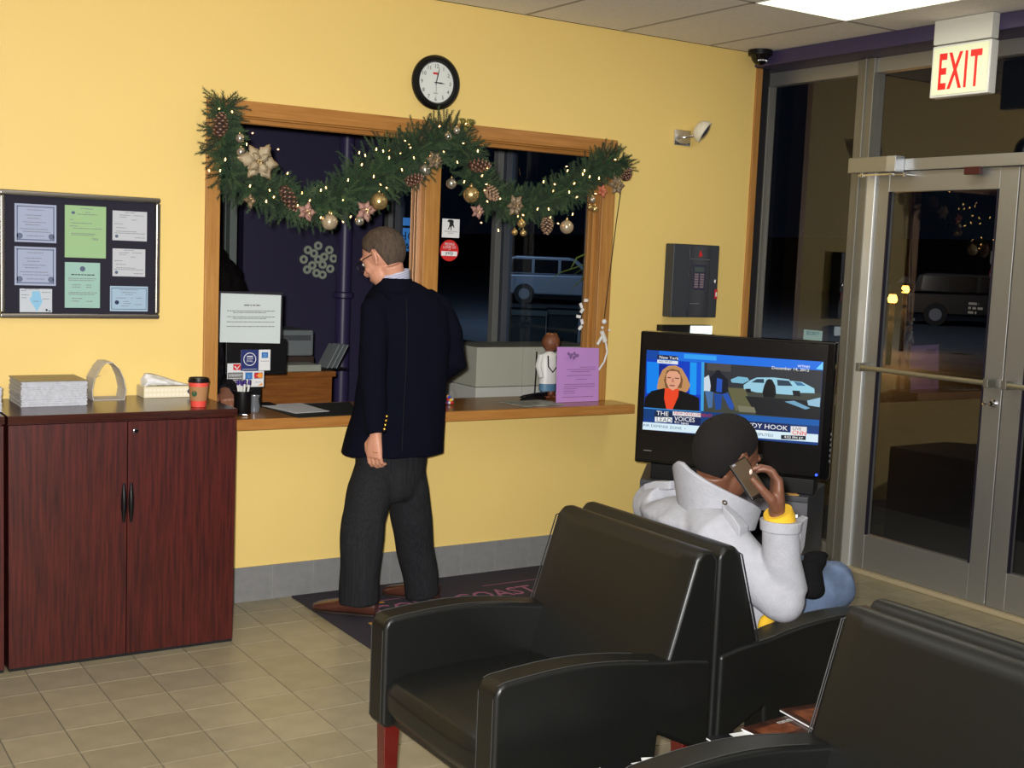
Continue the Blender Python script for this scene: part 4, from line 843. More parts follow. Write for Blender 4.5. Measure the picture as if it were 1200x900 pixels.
pic('banner_top', ((20, 110, 225), R4(88, 137, 1048, 185)), ((14, 70, 160), R4(88, 137, 160, 190)), ((50, 160, 240), R4(300, 160, 480, 185)), ((120, 210, 255), [(1010, 245), (1046, 207), (1046, 250)]))
pic('studio_backdrop', ((8, 60, 190), R4(86, 186, 405, 452)), ((10, 130, 235), R4(92, 200, 160, 370)), ((8, 40, 140), R4(160, 215, 205, 300)), ((20, 150, 240), R4(335, 205, 372, 380)), ((10, 90, 220), R4(372, 208, 402, 380)))
pic('newsreader_hair', ((190, 140, 90), [(150, 345), (160, 290), (182, 245), (215, 224), (255, 222), (290, 240), (318, 285), (338, 330), (325, 360), (295, 380), (270, 350), (200, 350), (175, 362)]), ((120, 84, 52), [(190, 300), (205, 250), (235, 240), (275, 250), (296, 300), (290, 345), (200, 345)]))
pic('newsreader_jacket', ((12, 10, 14), [(78, 446), (84, 395), (120, 360), (190, 345), (290, 360), (350, 382), (388, 400), (390, 470), (240, 462)]))
pic('newsreader_top', ((232, 70, 36), [(196, 345), (275, 350), (272, 390), (240, 462), (205, 456), (192, 400)]))
pic('newsreader_face', ((222, 160, 128), [(203, 270), (220, 252), (262, 254), (282, 275), (284, 310), (266, 344), (240, 358), (218, 344), (203, 312)]), ((150, 90, 76), [(220, 326), (252, 328), (250, 336), (224, 334)]), ((70, 50, 50), [(208, 285), (230, 286), (228, 291), (210, 290)]), ((70, 50, 50), [(250, 288), (276, 291), (274, 296), (252, 293)]), ((190, 124, 98), [(236, 290), (244, 290), (248, 314), (232, 313)]))
pic('split_line', ((60, 160, 220), R4(398, 205, 414, 470)))
pic('street_scene', ((46, 48, 54), R4(414, 208, 1044, 470)), ((74, 70, 70), R4(430, 210, 560, 250)), ((62, 66, 58), R4(414, 330, 1040, 480)), ((98, 96, 66), [(545, 345), (640, 350), (680, 460), (590, 470)]), ((26, 28, 32), [(640, 390), (1040, 420), (1036, 520), (700, 490)]), ((120, 118, 96), [(600, 440), (690, 450), (700, 480), (610, 475)]))
pic('parked_cars', ((120, 180, 205), [(560, 300), (600, 284), (650, 290), (660, 305), (628, 322), (565, 316)]), ((150, 200, 220), [(630, 330), (665, 305), (700, 290), (790, 290), (870, 300), (900, 335), (900, 385), (700, 370), (632, 352)]), ((40, 60, 80), [(672, 316), (700, 298), (738, 298), (740, 320)]), ((40, 60, 80), [(808, 302), (870, 308), (890, 336), (812, 334)]), ((150, 205, 225), [(880, 308), (940, 315), (1004, 350), (1006, 375), (905, 372)]), ((60, 110, 150), [(895, 312), (935, 318), (960, 336), (915, 334)]), ((20, 22, 26), [(640, 350), (668, 350), (672, 372), (645, 368)]), ((20, 22, 26), [(890, 360), (930, 362), (932, 392), (895, 388)]), ((150, 190, 215), [(968, 415), (1036, 398), (1034, 450), (975, 440)]), ((110, 160, 190), [(850, 420), (900, 415), (985, 455), (960, 462)]))
pic('bystanders', ((200, 215, 225), [(414, 290), (440, 275), (452, 330), (446, 372), (414, 360)]), ((70, 110, 160), [(420, 360), (466, 365), (462, 450), (440, 455)]), ((14, 20, 34), [(445, 290), (475, 262), (480, 250), (500, 250), (508, 265), (545, 300), (548, 365), (520, 380), (455, 365)]), ((30, 80, 180), [(485, 290), (515, 300), (512, 370), (482, 365)]), ((24, 70, 150), [(470, 375), (515, 378), (510, 460), (480, 464)]), ((30, 80, 170), [(515, 378), (545, 372), (580, 440), (576, 466), (555, 455)]), ((12, 12, 16), [(740, 335), (752, 305), (765, 298), (782, 302), (800, 335), (805, 380), (795, 400), (740, 396), (732, 370)]))
pic('lower_banner', ((16, 60, 120), R4(76, 448, 1036, 505)), ((60, 140, 200), R4(78, 448, 400, 454)), ((20, 90, 170), R4(600, 488, 1036, 520)), ((24, 40, 70), R4(140, 470, 240, 500)), ((235, 240, 240), R4(142, 500, 240, 527, .05)), ((225, 226, 230), R4(243, 470, 400, 492)), ((22, 36, 80), R4(243, 492, 400, 535)), ((20, 40, 90), R4(600, 520, 880, 570)), ((24, 28, 60), R4(152, 163, 268, 186, .08)), ((222, 228, 234), R4(152, 190, 268, 208, .08)))
pic('ticker_strip', ((214, 236, 246), R4(72, 527, 1030, 570)), ((24, 30, 44), R4(836, 600, 966, 622, .04)))
pic('live_bug', ((230, 226, 224), R4(886, 552, 970, 600, .05)))
def ttext(txt, size, x, y, col, m_s=1.0, sx=1.0, shear=0):
    u, v = uv(x, y); LAY[0] += 1; q = MB()
    q.text(txt, size, (SX0+(SX1-SX0)*u, -.0064-.00006*LAY[0], SZ1-(SZ1-SZ0)*v), (1, 0, 0), (0, 0, 1), 'LEFT', sx=sx, shear=shear, ext=0)
    obj('screen_text', q, em('t%d%d%d' % col, col), scr, local=True)
Wc = (250, 250, 250); Kc = (20, 24, 34)
ttext('THE', .030, 150, 490, Wc, sx=1.1); ttext('LEAD', .029, 150, 524, Kc, sx=1.1); ttext('NEW DEVELOPMENTS', .022, 250, 487, (190, 40, 50), sx=.85)
ttext('VOICES', .030, 252, 520, Wc, sx=1.0); ttext('911 tapes', .018, 252, 536, Wc); ttext('SANDY HOOK', .031, 600, 552, Wc, sx=1.15); ttext('some time ago', .022, 600, 574, Wc, sx=1.1)
ttext('LIVE', .018, 895, 571, (60, 60, 70), sx=1.25); ttext('CNN', .027, 893, 596, (220, 20, 30), sx=1.1); ttext('4:02 PM ET', .017, 852, 616, Wc, sx=1.1)
ttext('AIR DEFENSE ZONE  \u2022', .0175, 74, 550, (40, 90, 120), sx=1.25); ttext('DISPUTED', .0175, 686, 600, (40, 90, 120), sx=1.2)
ttext('New York', .021, 162, 184, Wc, sx=1.05); ttext('4:02 PM ET', .013, 160, 203, Kc, sx=1.1); ttext('WTNH', .016, 914, 235, Wc, sx=1.1); ttext('December 14, 2012', .019, 778, 244, Wc, sx=1.12)
# stand
sn = thing('tv_stand', 'dark grey television stand with open shelf behind the seated man', 'tv stand', tvO, TVA); gy = mat('stand_grey', (66, 68, 76), .45); gyf = mat('stand_front_grey', (96, 96, 106), .5)
ST = [Vector((4.156, -1.409, 0)), Vector((4.505, -1.185, 0)), Vector((4.55, -.42, 0)), Vector((4.02, -.40, 0)), Vector((3.69, -.76, 0))]
sn.location = (3.95, -.85, 0); sn.rotation_euler = (0, 0, 0); H = .60; cs = sum(ST, Vector())/5
def slab(z0, z1, k=1.0): q = MB(); q.prism([cs+(p-cs)*k+ZV*z0 for p in ST][::1], (0, 0, z1-z0)); return q
obj('top_panel', slab(H-.028, H), gy, sn, bevel=.004); obj('shelf', slab(.28, .30, .95), gy, sn, bevel=.002); obj('base_panel', slab(.0, .04, .98), gy, sn, bevel=.002)
def side(name, a, b_, z0, z1, m_, th=.02, f0=0, f1=1):
    d = (b_-a); n = ZV.cross(d).normalized()*th; q = MB(); p = a+d*f0; r = a+d*f1; q.prism([p+ZV*z0, r+ZV*z0, r+ZV*z1, p+ZV*z1], n); obj(name, q, m_, sn, bevel=.002)
side('side_panel', ST[0], ST[1], .04, H-.028, gy); side('side_panel', ST[1], ST[2], .04, H-.028, gy); side('back_panel', ST[2], ST[3], .04, H-.028, blackm); side('side_panel', ST[3], ST[4], .04, H-.028, gy)
side('front_frame', ST[4], ST[0], H-.085, H-.028, gyf); side('front_post', ST[4], ST[0], .04, H-.085, gyf, f0=.88); side('front_post', ST[4], ST[0], .04, H-.085, gyf, f1=.12)
q = MB(); q.box(.08, TW-.06, .01, .16, H, ZB); q.v = [tuple(Matrix.Translation(tvO)@Matrix.Rotation(TVA, 4, 'Z')@Vector(v)) for v in q.v]; obj('riser', q, black, sn, bevel=.004)
for (px, py, lb) in ((929, 580, 'small tan card on the near edge of the television stand'), (945.5, 566.5, 'small tan card on the far part of the television stand')):
    p = hz(px, py, H+.0005); t = thing('tan_card', lb, 'card', p, -.5); q = MB(); q.box(-.024, .024, -.02, .02, 0, .005); obj('card', q, mat('tan_card_stock', (206, 160, 90), .6), t, local=True, bevel=.001)
# ================================================================== OFFICE: cream cabinets by the far glass
cream = mat('cream_panel', (196, 196, 178), .6); cream2 = mat('pale_cream_panel', (214, 214, 204), .6)
yb = 1.0; xa, xb2, xcc = hy(559, 420, yb).x, hy(613, 420, yb).x, 4.75
for (a, b_, lb) in ((xa, xb2, 'cream low office cabinet at left, behind the teller glass'), (xb2+.003, xcc, 'cream low office cabinet at right, behind the white-coated figurine')):
    t = thing('low_cabinet', lb, 'cabinet', ((a+b_)/2, yb+.2, 0), 0, 'cream cabinets in the office'); zt_ = 1.090
    q = MB(); q.box(a, b_, yb, yb+.42, 0, .845); obj('lower_panel', q, cream2, t, bevel=.002)
    q = MB(); q.box(a, b_, yb+.002, yb+.42, .849, zt_); obj('upper_panel', q, cream, t, bevel=.002)
q = MB(); c0 = hy(629, 412, .994); q.tube([c0, hy(628, 440, .994), hy(626, 470, .994), Vector((hy(626, 470, .994).x, .994, .004))], .005, 6); tag(obj('black_cable', q, black, smooth=True), 'black cable running down the front of the cream cabinets', 'cable')
for px, lb in ((638, 'small pale label card on the bin lid outside'),):
    pass
# ================================================================== OUTSIDE
q = MB(); q.box(XS+.1, 140, -60, 120, -.2, -.03); struct('ground_outside', q, mat('asphalt', (46, 50, 56), .75, var=(2, .3)))
q = MB(); q.box(XS+.1, XS+1.6, -20, 12, -.03, -.005); struct('path', q, mat('pavement', (84, 84, 82), .8))
q = MB(); q.box(70, 71, -60, 120, -.03, 4.0); struct('wall_far_building', q, mat('far_building_wall', (26, 24, 28), .9))
def suv(label, c, ang, colr):
    t = thing('parked_car', label, 'car', c, ang)
    M_ = mat('car_paint_%d' % colr[0], colr, .3, .3); n = 0
    lower = [(-2.4, .35), (-2.42, .95), (-2.3, 1.05), (.95, 1.1), (2.2, .95), (2.38, .7), (2.36, .35)]
    q = MB(); q.prism([(x, -.92, z) for x, z in lower], (0, 1.84, 0)); obj('body', q, M_, t, local=True, bevel=.06, seg=3)
    q = MB(); q.prism([(x, -.80, z) for x, z in [(-2.3, 1.05), (-2.1, 1.62), (-1.8, 1.72), (.1, 1.72), (.35, 1.66), (1.1, 1.08)]], (0, 1.6, 0)); obj('cabin', q, M_, t, local=True, bevel=.05)
    q = MB()
    for s in (-.81, .795):
        for a, b_, c_, d_ in ((-2.0, -1.25, -1.25, -1.95), (-1.15, -.3, -.3, -1.15), (-.2, .75, .22, -.2)): q.prism([(a, s, 1.12), (b_, s, 1.12), (c_, s, 1.6), (d_, s, 1.6)], (0, .02, 0))
    obj('window', q, mat('car_glass', (14, 18, 24), .1), t, local=True)
    for x in (-1.5, 1.5):
        for s in (-.95, .73):
            q = MB(); q.lathe((x, s, .36), [(0, 0), (.36, 0), (.38, .05), (.36, .22), (0, .22)], 20, (0, 1, 0)); w_ = obj('wheel', q, black, t, local=True, smooth=True)
            q = MB(); q.lathe((x, s-.01 if s < 0 else s+.23, .36), [(0, 0), (.2, 0), (0, .01)], 14, (0, 1, 0)); obj('hubcap', q, mat('hub_grey', (110, 112, 116), .4, .6), w_, local=True)
    return t
c = W(660, 349, 45); suv('pale grey estate car across the dark street outside the office', (c.x, c.y, -.03), math.radians(-30), (120, 128, 138))
c = W(1150, 395, 40); suv('dark parked car beyond the glass door at night', (c.x, c.y, -.03), math.radians(-50), (12, 12, 14))
bn = mat('bin_green', (40, 54, 56), .6); bl = mat('bin_lid', (120, 126, 120), .6)
for i, (pxa, pxb, lb) in enumerate(((596, 640, 'larger dark outdoor bin with pale lid seen through the office glass'), (642, 678, 'smaller dark outdoor bin with pale lid, right of the larger bin'))):
    dd = 14+2.2*i; A_ = W(pxa, 364, dd); B_ = W(pxb, 368, dd); dirv = (B_-A_); dirv.z = 0; L_ = dirv.length; an = math.atan2(dirv.y, dirv.x)
    t = thing('outdoor_bin', lb, 'bin', (A_.x, A_.y, -.03), an, 'bins outside the office')
    q = MB(); q.box(0, L_, 0, .5, 0, A_.z-.02); obj('bin_body', q, bn, t, local=True, bevel=.02)
    q = MB(); q.box(-.02, L_+.02, -.03, .53, A_.z-.02, A_.z+.05); obj('lid', q, bl, t, local=True, bevel=.01)
def lamp_post(lb, p):
    t = thing('street_lamp', lb, 'street lamp', (p.x, p.y, -.03))
    q = MB(); q.tube([(p.x, p.y, -.03), (p.x, p.y, p.z+.2)], .05, 8); obj('pole', q, blackm, t, smooth=True)
    q = MB(); q.lathe((p.x, p.y, p.z-.14), [(0, .06), (.07, .08), (.09, .14), (.06, .22), (0, .24)], 14); obj('globe', q, mat('sodium_globe', (255, 190, 90), .4, emit=(255, 178, 70), estr=7), t, smooth=True)
    q = MB(); q.lathe((p.x, p.y, p.z+.14), [(0, .0), (.2, .0), (.05, .14), (0, .14)], 14); obj('cap', q, blackm, t, smooth=True)
    l = bpy.data.lights.new('sodium_lamp', 'POINT'); l.energy = 60; l.color = (1, .5, .15); l.shadow_soft_size = .2
    o = bpy.data.objects.new('sodium_lamp', l); COL.objects.link(o); o.location = (p.x, p.y, p.z-.35)
lamp_post('lit amber street lamp outside, the nearer and lower of two', W(1046, 350.5, 22)); lamp_post('lit amber street lamp outside, the farther and higher of two', W(1061, 339.5, 26))
# unseen fill lamp, added to brighten the lot and car outside the office
area('outdoor_fill_light', (16, 16, 9), (22, 26, 0), 1.2, 1500, (.70, .80, .95))
# lit sign hanging outside the office, partly hidden by the window mullion
sp = W(470, 272, 11.5); sg = thing('street_sign', 'lit blue sign with dark letters outside, left of the window mullion', 'sign', sp)
dx = CR*Vector((1, 1, 0)); dx.z = 0; dx.normalize(); fwv = Vector((CF.x, CF.y, 0)).normalized()
q = MB(); k = 11.5/FPX; o = sp
for z0, z1 in ((-22*k, 5*k), (8*k, 17*k)): q.prism([o+dx*(-7*k)+ZV*z0, o+dx*(25*k)+ZV*z0, o+dx*(25*k)+ZV*z1, o+dx*(-7*k)+ZV*z1], fwv*.06)
obj('sign_box', q, mat('lit_blue_sign', (60, 130, 190), .5, emit=(70, 140, 200), estr=.55), sg)
q = MB(); q.text('HO', 14*k, o-fwv*.01+ZV*(-9*k)-dx*(3*k), dx, ZV, 'LEFT'); q.text('BA', 12*k, o-fwv*.01+ZV*(-21*k)-dx*(3*k), dx, ZV, 'LEFT'); obj('sign_letters', q, mat('sign_dark', (10, 20, 40), .5), sg)
q = MB(); q.tube([o+fwv*.1+dx*(9*k)+ZV*(17*k), Vector(((o+fwv*.1+dx*(9*k)).x, (o+fwv*.1+dx*(9*k)).y, -.03))], .05, 8); obj('post', q, blackm, sg, smooth=True)
# hanging spider-plant leaves inside the office glass
pl_ = thing('hanging_plant', 'hanging plant with long arching green leaves in the office window', 'plant', hy(700, 300, .9)); random.seed(9)
base_ = hy(704, 285, .9)
for i, pts in enumerate([[(704, 285), (685, 310), (655, 320), (637, 338)], [(704, 285), (690, 296), (676, 302), (668, 316)], [(703, 286), (680, 330), (668, 338)], [(703, 290), (690, 320), (664, 345)], [(704, 285), (700, 320), (692, 345)], [(700, 285), (690, 310), (672, 322)]]):
    q = MB(); P_ = [hy(x, y, .9+.03*i) for x, y in pts]
    P2 = []
    for a, b_ in zip(P_[:-1], P_[1:]): P2 += [a, a.lerp(b_, .5)]
    P2.append(P_[-1]); n = len(P2); q.tube(P2, [.006*math.sin(math.pi*min(.95, (j+.6)/n)) for j in range(n)], 6, squash=.35); obj('leaf', q, mat('spider_leaf_green', (110, 130, 62), .5), pl_, smooth=True)
q = MB(); pc = hy(712, 292, .95); q.lathe(pc, [(0, -.1), (.06, -.09), (.09, .0), (.08, .0), (0, -.02)], 16); obj('pot', q, mat('pot_brown', (70, 50, 40), .6), pl_, smooth=True)
q = MB(); q.tube([pc, (pc.x, pc.y, 2.75)], .002, 5); obj('hanger', q, black, pl_)
# ================================================================== GARLAND
GY = -.085
gpath = [(262, 120, 22), (260, 150, 22), (262, 180, 24), (268, 205, 24), (288, 218, 26), (312, 226, 27), (340, 238, 25), (368, 244, 24), (395, 234, 28), (418, 218, 33), (440, 202, 36), (462, 192, 36), (485, 178, 34), (505, 165, 30), (524, 158, 26), (540, 172, 26), (550, 195, 26), (556, 218, 24), (576, 232, 25), (600, 240, 24), (628, 240, 24), (650, 230, 24), (672, 218, 24), (690, 204, 24), (706, 192, 24), (722, 190, 22), (733, 200, 16)]
gr = thing('christmas_garland', 'green fir garland with ornaments swagged across the teller window', 'garland', hy(480, 180, GY))
GP = [(hy(x, y, GY), r*1.24*5.45/FPX) for x, y, r in gpath]
random.seed(4)
fine = []
for (a, ra), (b, rb) in zip(GP[:-1], GP[1:]):
    n = max(2, int((b-a).length/.012))
    for i in range(n): f = i/n; fine.append((a.lerp(b, f), ra+(rb-ra)*f, (b-a).normalized()))
q = MB(); q.tube([p for p, r, d in fine[::4]], .006, 6); obj('core_wire', q, mat('dark_stem', (30, 34, 24), .8), gr)
needle = MB(); stems = MB(); greens = [mat('fir_green', (50, 80, 50), .65), mat('fir_dark_green', (34, 58, 40), .65), mat('fir_light_green', (78, 104, 66), .65)]
def tip(o, d, L, m_):
    up = d.orthogonal().normalized(); sd = d.cross(up); n = int(L/.0026); stems.tube([o, o+d*L], [.0014, .0008], 4)
    needle.k = m_
    for i in range(n):
        f = (i+.5)/n; a = i*2.4; r = (up*math.cos(a)+sd*math.sin(a)); nl = .026*(1-.45*f)*random.uniform(.75, 1.15)
        e = (r*.86+d*(.5+.6*f)).normalized(); b = o+d*(L*f); w_ = e.cross(d).normalized()*.0014
        needle.add([b-w_, b+w_, b+e*nl], [(0, 1, 2)]); w2_ = e.cross(w_).normalized()*.0014; needle.add([b-w2_, b+w2_, b+e*nl], [(0, 1, 2)])
for p, r, d in fine:
    for k in range(9):
        up = d.orthogonal().normalized(); sd = d.cross(up); a = random.uniform(0, 6.28); rr = up*math.cos(a)+sd*math.sin(a)
        if rr.y > .25: rr.y = -rr.y*.5
        dr = (rr+d*random.uniform(-.7, .7)).normalized()
        L = r*random.uniform(.6, 1.15)
        o_ = p+rr*.012
        if o_.y+dr.y*L > -.02: dr.y = -abs(dr.y)
        tip(o_, dr, max(.03, L-.012), random.choice((0, 0, 1, 1, 2)))
obj('twigs', stems, mat('twig_brown', (60, 50, 36), .8), gr, kind='stuff'); obj('fir_needles', needle, greens, gr, kind='stuff')
def gpos(px, py, out=.0): return hy(px, py, GY-.07-out)
# string of lights
lg = thing('string_lights', 'string of small warm white lights woven through the garland', 'string lights', gpos(480, 200))
wire = MB(); wire.tube([p+Vector((.02*math.sin(i*.8), -.07+.02*math.cos(i*.5), .03*math.sin(i*.57))) for i, (p, r, d) in enumerate(fine[::5])], .0013, 5); obj('light_wire', wire, mat('green_wire', (16, 40, 20), .5), lg)
q = MB(); q.tube(HANG, .0028, 6); obj('lead_cord', q, mat('dark_green_cord', (24, 24, 18), .5), lg, smooth=True)
bulbs = [(272, 131), (296, 156), (289, 169), (257, 127), (258, 200), (314, 175), (337, 203), (264, 187), (316, 223), (293, 218), (321, 231), (312, 236), (349, 241), (363, 235), (376, 223), (382, 220), (388, 250), (402, 260), (376, 255), (408, 211), (424, 193), (428, 182), (421, 179), (441, 175), (449, 177), (456, 176), (475, 165), (479, 169), (481, 173), (485, 185), (438, 207), (446, 216), (402, 234), (504, 184), (520, 178), (515, 148), (543, 168), (546, 145), (456, 185), (471, 199), (453, 220), (570, 216), (568, 223), (571, 236), (586, 233), (544, 213), (560, 177), (571, 197), (565, 206), (630, 245), (643, 245), (607, 253), (613, 252), (645, 255), (654, 262), (665, 200), (664, 195), (685, 200), (683, 204), (637, 213), (667, 225), (673, 215), (691, 207), (702, 209), (721, 187), (698, 227), (671, 251), (650, 216), (676, 231), (648, 224), (564, 261), (584, 270), (245, 200), (326, 175), (354, 226), (536, 190), (469, 180), (411, 254)]
bm2 = MB(); bm2.lathe((0, 0, 0), [(0, -.007), (.0026, -.004), (.003, 0), (.002, .005), (0, .008)], 8); bml = mesh_of(bm2, 'bulb', mat('warm_bulb', (255, 220, 160), .3, emit=(255, 190, 110), estr=9), True)
for i, (x, y) in enumerate(bulbs):
    o = bpy.data.objects.new('bulb', bml); COL.objects.link(o); o.parent = lg; o.matrix_basis = wm(lg).inverted()@(Matrix.Translation(gpos(x, y, random.uniform(.0, .035)))@Matrix.Rotation(random.uniform(0, 3), 4, 'X')@Matrix.Rotation(random.uniform(0, 6), 4, 'Z'))
# balls
OG = 'ornaments on the garland'
pearl = mat('pearl_ornament', (198, 180, 150), .22, .45); goldb = mat('mottled_gold_ornament', (204, 176, 120), .22, .75, bump=(90, .6, .004)); silv = mat('silver_ornament', (196, 190, 176), .18, .8)
def ball(px, py, rp, m_, label, out=.02):
    c = gpos(px, py, out); R = rp*5.3/FPX; t = thing('bauble', label, 'bauble', c, 0, OG)
    q = MB(); q.ell(c, R, 20, 14); obj('ball', q, m_, t, smooth=True)
    q = MB(); q.lathe(c+ZV*R*.95, [(R*.22, 0), (R*.22, R*.22), (R*.1, R*.26), (0, R*.26)], 10); obj('cap', q, goldb, t, smooth=True)
    q = MB(); q.torus(c+ZV*R*1.3, R*.12, R*.03, (1, 0, 0), 10, 5); obj('hook', q, goldb, t, smooth=True)
ball(386, 260, 10, pearl, 'large pearl bauble hanging at the bottom of the left swag')
ball(444, 236, 11, goldb, 'large mottled gold bauble right of the left swag bottom')
ball(552, 228, 10.5, goldb, 'large mottled gold bauble just right of the centre post')
ball(664, 266, 9.5, pearl, 'large pearl bauble at the bottom of the right swag')
ball(611, 262, 6, goldb, 'top gold bauble of the cluster of three in the right swag')
ball(603, 272, 4.5, goldb, 'lower left gold bauble of the cluster of three in the right swag')
ball(613, 273, 4.5, goldb, 'lower right gold bauble of the cluster of three in the right swag')
ball(525, 160, 5.5, silv, 'lower left silver bauble near the garland top at the centre post')
ball(535, 153, 5, silv, 'upper right silver bauble near the garland top at the centre post')
ball(281, 162, 5.5, silv, 'upper silver bauble near the top left corner of the window')
ball(282, 178, 5.5, silv, 'lower silver bauble above the big glittering flower at left')
ball(694, 234, 4.8, silv, 'topmost silver bauble of the cluster at the right casing')
ball(691, 243, 4, goldb, 'small gold bauble, lower left of the cluster at right casing')
ball(697, 245, 4.8, goldb, 'gold bauble, lower right of the cluster at the right casing')
ball(498, 199, 8, silv, 'pear-sized silver bauble in front of the centre post', .0)
ball(529, 215, 7, silv, 'silver bauble half in shade left of the mottled gold one', -.02)
ball(421, 259, 6, silv, 'small silver bauble left of the standing man’s head')
# pine cones
conem = mat('cone_brown', (96, 60, 44), .6); conet = mat('cone_tip_frost', (176, 140, 122), .6)
def cone(px, py, rp, ln, ang, label, out=.02, frost=False):
    c = gpos(px, py, out); R = rp*5.3/FPX; L = ln*5.3/FPX; t = thing('pine_cone', label, 'pine cone', c, 0, OG); a = math.radians(ang); d = (XV*math.cos(a)+ZV*math.sin(a)); s_ = Vector((0, -1, 0)); u_ = d.cross(s_)
    q = MB(); q.tube([c-d*L*.5, c, c+d*L*.5], [R*.4, R*.62, R*.2], 8); obj('core', q, mat('cone_dark', (44, 28, 22), .8), t, smooth=True)
    q = MB(); n = 56
    for i in range(n):
        f = (i+.5)/n; z = (f-.5)*L; rr = R*(math.sin(math.pi*(.14+.80*f))**.7); b = i*2.39996; r = s_*math.cos(b)+u_*math.sin(b); tn = d.cross(r); b0 = c+d*z+r*rr*.35; b1 = c+d*(z+L*.05)+r*rr; w_ = R*.26
        q.k = 0; q.add([b0-tn*w_*.5, b0+tn*w_*.5, b1+tn*w_*.8, b1-tn*w_*.8, b0-d*.004, b1-d*.004], [(0, 1, 2, 3), (0, 3, 5, 4), (1, 4, 5, 2), (3, 2, 5)])
        q.k = 1; q.add([b1-tn*w_*.8, b1+tn*w_*.8, b1+d*.004+r*.002], [(0, 1, 2)])
    obj('scales', q, [mat('cone_frosted', (170, 140, 110), .5) if frost else conem, conet], t, kind='stuff')
cone(258, 147, 9.5, 27, 82, 'brown pine cone hanging at the top left of the garland')
cone(338, 232, 9, 32, -58, 'long slanting pine cone in the left swag'); cone(484, 211, 7.5, 26, 22, 'pine cone against the left side of the centre post')
cone(561, 194, 9, 30, 4, 'pine cone lying level right of the centre post'); cone(735, 205, 7, 18, 60, 'dark pine cone at the far right end of garland', .0)
cone(641, 264, 9, 22, -90, 'frosted upright pine cone at the bottom of the right swag', frost=True); cone(576, 226, 9, 22, -40, 'frosted pine cone between two lights right of the centre post', frost=True)
# flowers
def flower(px, py, rp, n, m_, label, out=.03, mid=None, seed=1, tilt=0):
    random.seed(seed); c = gpos(px, py, out); R = rp*5.3/FPX; t = thing('poinsettia', label, 'artificial flower', c, 0, OG)
    for ring_, (k, rr) in enumerate(((n, 1.0), (max(3, n-2), .62))):
        for i in range(k):
            a = 2*math.pi*(i+.4*ring_)/k+random.uniform(-.15, .15)+tilt; d = XV*math.cos(a)+ZV*math.sin(a); s_ = XV*-math.sin(a)+ZV*math.cos(a); Y = Vector((0, -1, 0)); l = R*rr*random.uniform(.85, 1.1); w_ = l*.36
            ctl = [(0, .1), (.2, .55), (.38, .95), (.46, .74), (.6, .95), (.72, .5), (.86, .35), (1, .02)]
            L_ = [c+d*l*f+s_*w_*g+Y*(.004+.018*math.sin(f*2.6)+.012*ring_-.006) for f, g in ctl]; M_ = [c+d*l*f+Y*(.010+.02*math.sin(f*2.6)+.012*ring_-.006-.0) for f, g in ctl]; R_ = [c+d*l*f-s_*w_*g+Y*(.004+.018*math.sin(f*2.6)+.012*ring_-.006) for f, g in ctl]
            q = MB(); vs = L_+M_+R_; k_ = len(ctl); fs = []
            for j in range(k_-1): fs += [(j, j+1, k_+j+1, k_+j), (k_+j, k_+j+1, 2*k_+j+1, 2*k_+j)]
            q.add(vs, fs); pt_ = obj('petal', q, m_, t, smooth=True); sd_ = pt_.modifiers.new('s', 'SOLIDIFY'); sd_.thickness = .0012
    q = MB()
    for i in range(7): a = i*2.4; q.ell(c+XV*.008*math.cos(a)+ZV*.008*math.sin(a)+Vector((0, -.024, 0)), .004, 8, 6)
    obj('stamens', q, mid or goldb, t, smooth=True)
champ = mat('champagne_glitter_leaf', (196, 180, 150), .38, .45, bump=(700, .8, .003)); pinkc = mat('dusty_pink_petal', (180, 140, 128), .6); palef = mat('pale_champagne_petal', (150, 132, 108), .5, .2); goldl = mat('olive_gold_leaf', (128, 124, 64), .5, .3)
flower(302, 190, 25, 6, champ, 'big glittering champagne poinsettia in the left part of the garland', .05, seed=3)
flower(292, 235, 9, 4, palef, 'small champagne leaf spray under the left casing side', .0, seed=4)
flower(358, 249, 12, 5, pinkc, 'dusty pink flower beside the long slanting pine cone', seed=5)
flower(427, 247, 14, 5, pinkc, 'dusty pink flower left of the large mottled gold bauble', .01, seed=6)
flower(508, 188, 13, 6, palef, 'pale champagne flower over the centre post', .02, seed=7)
flower(545, 146, 12, 3, goldl, 'olive gold leaf spray standing up at the centre top', .0, seed=8, tilt=.6)
flower(602, 241, 15, 6, palef, 'champagne poinsettia above the cluster of three gold baubles', .03, seed=9)
flower(558, 248, 11, 5, pinkc, 'small dusty pink flower under the mottled gold bauble at right', .0, seed=10)
flower(704, 224, 9, 5, mat('rose_petal', (206, 120, 96), .5), 'rose coloured flower at the right end of the garland', .03, seed=11)
flower(721, 217, 14, 6, palef, 'pale champagne flower at the far right of the garland', .0, seed=12)
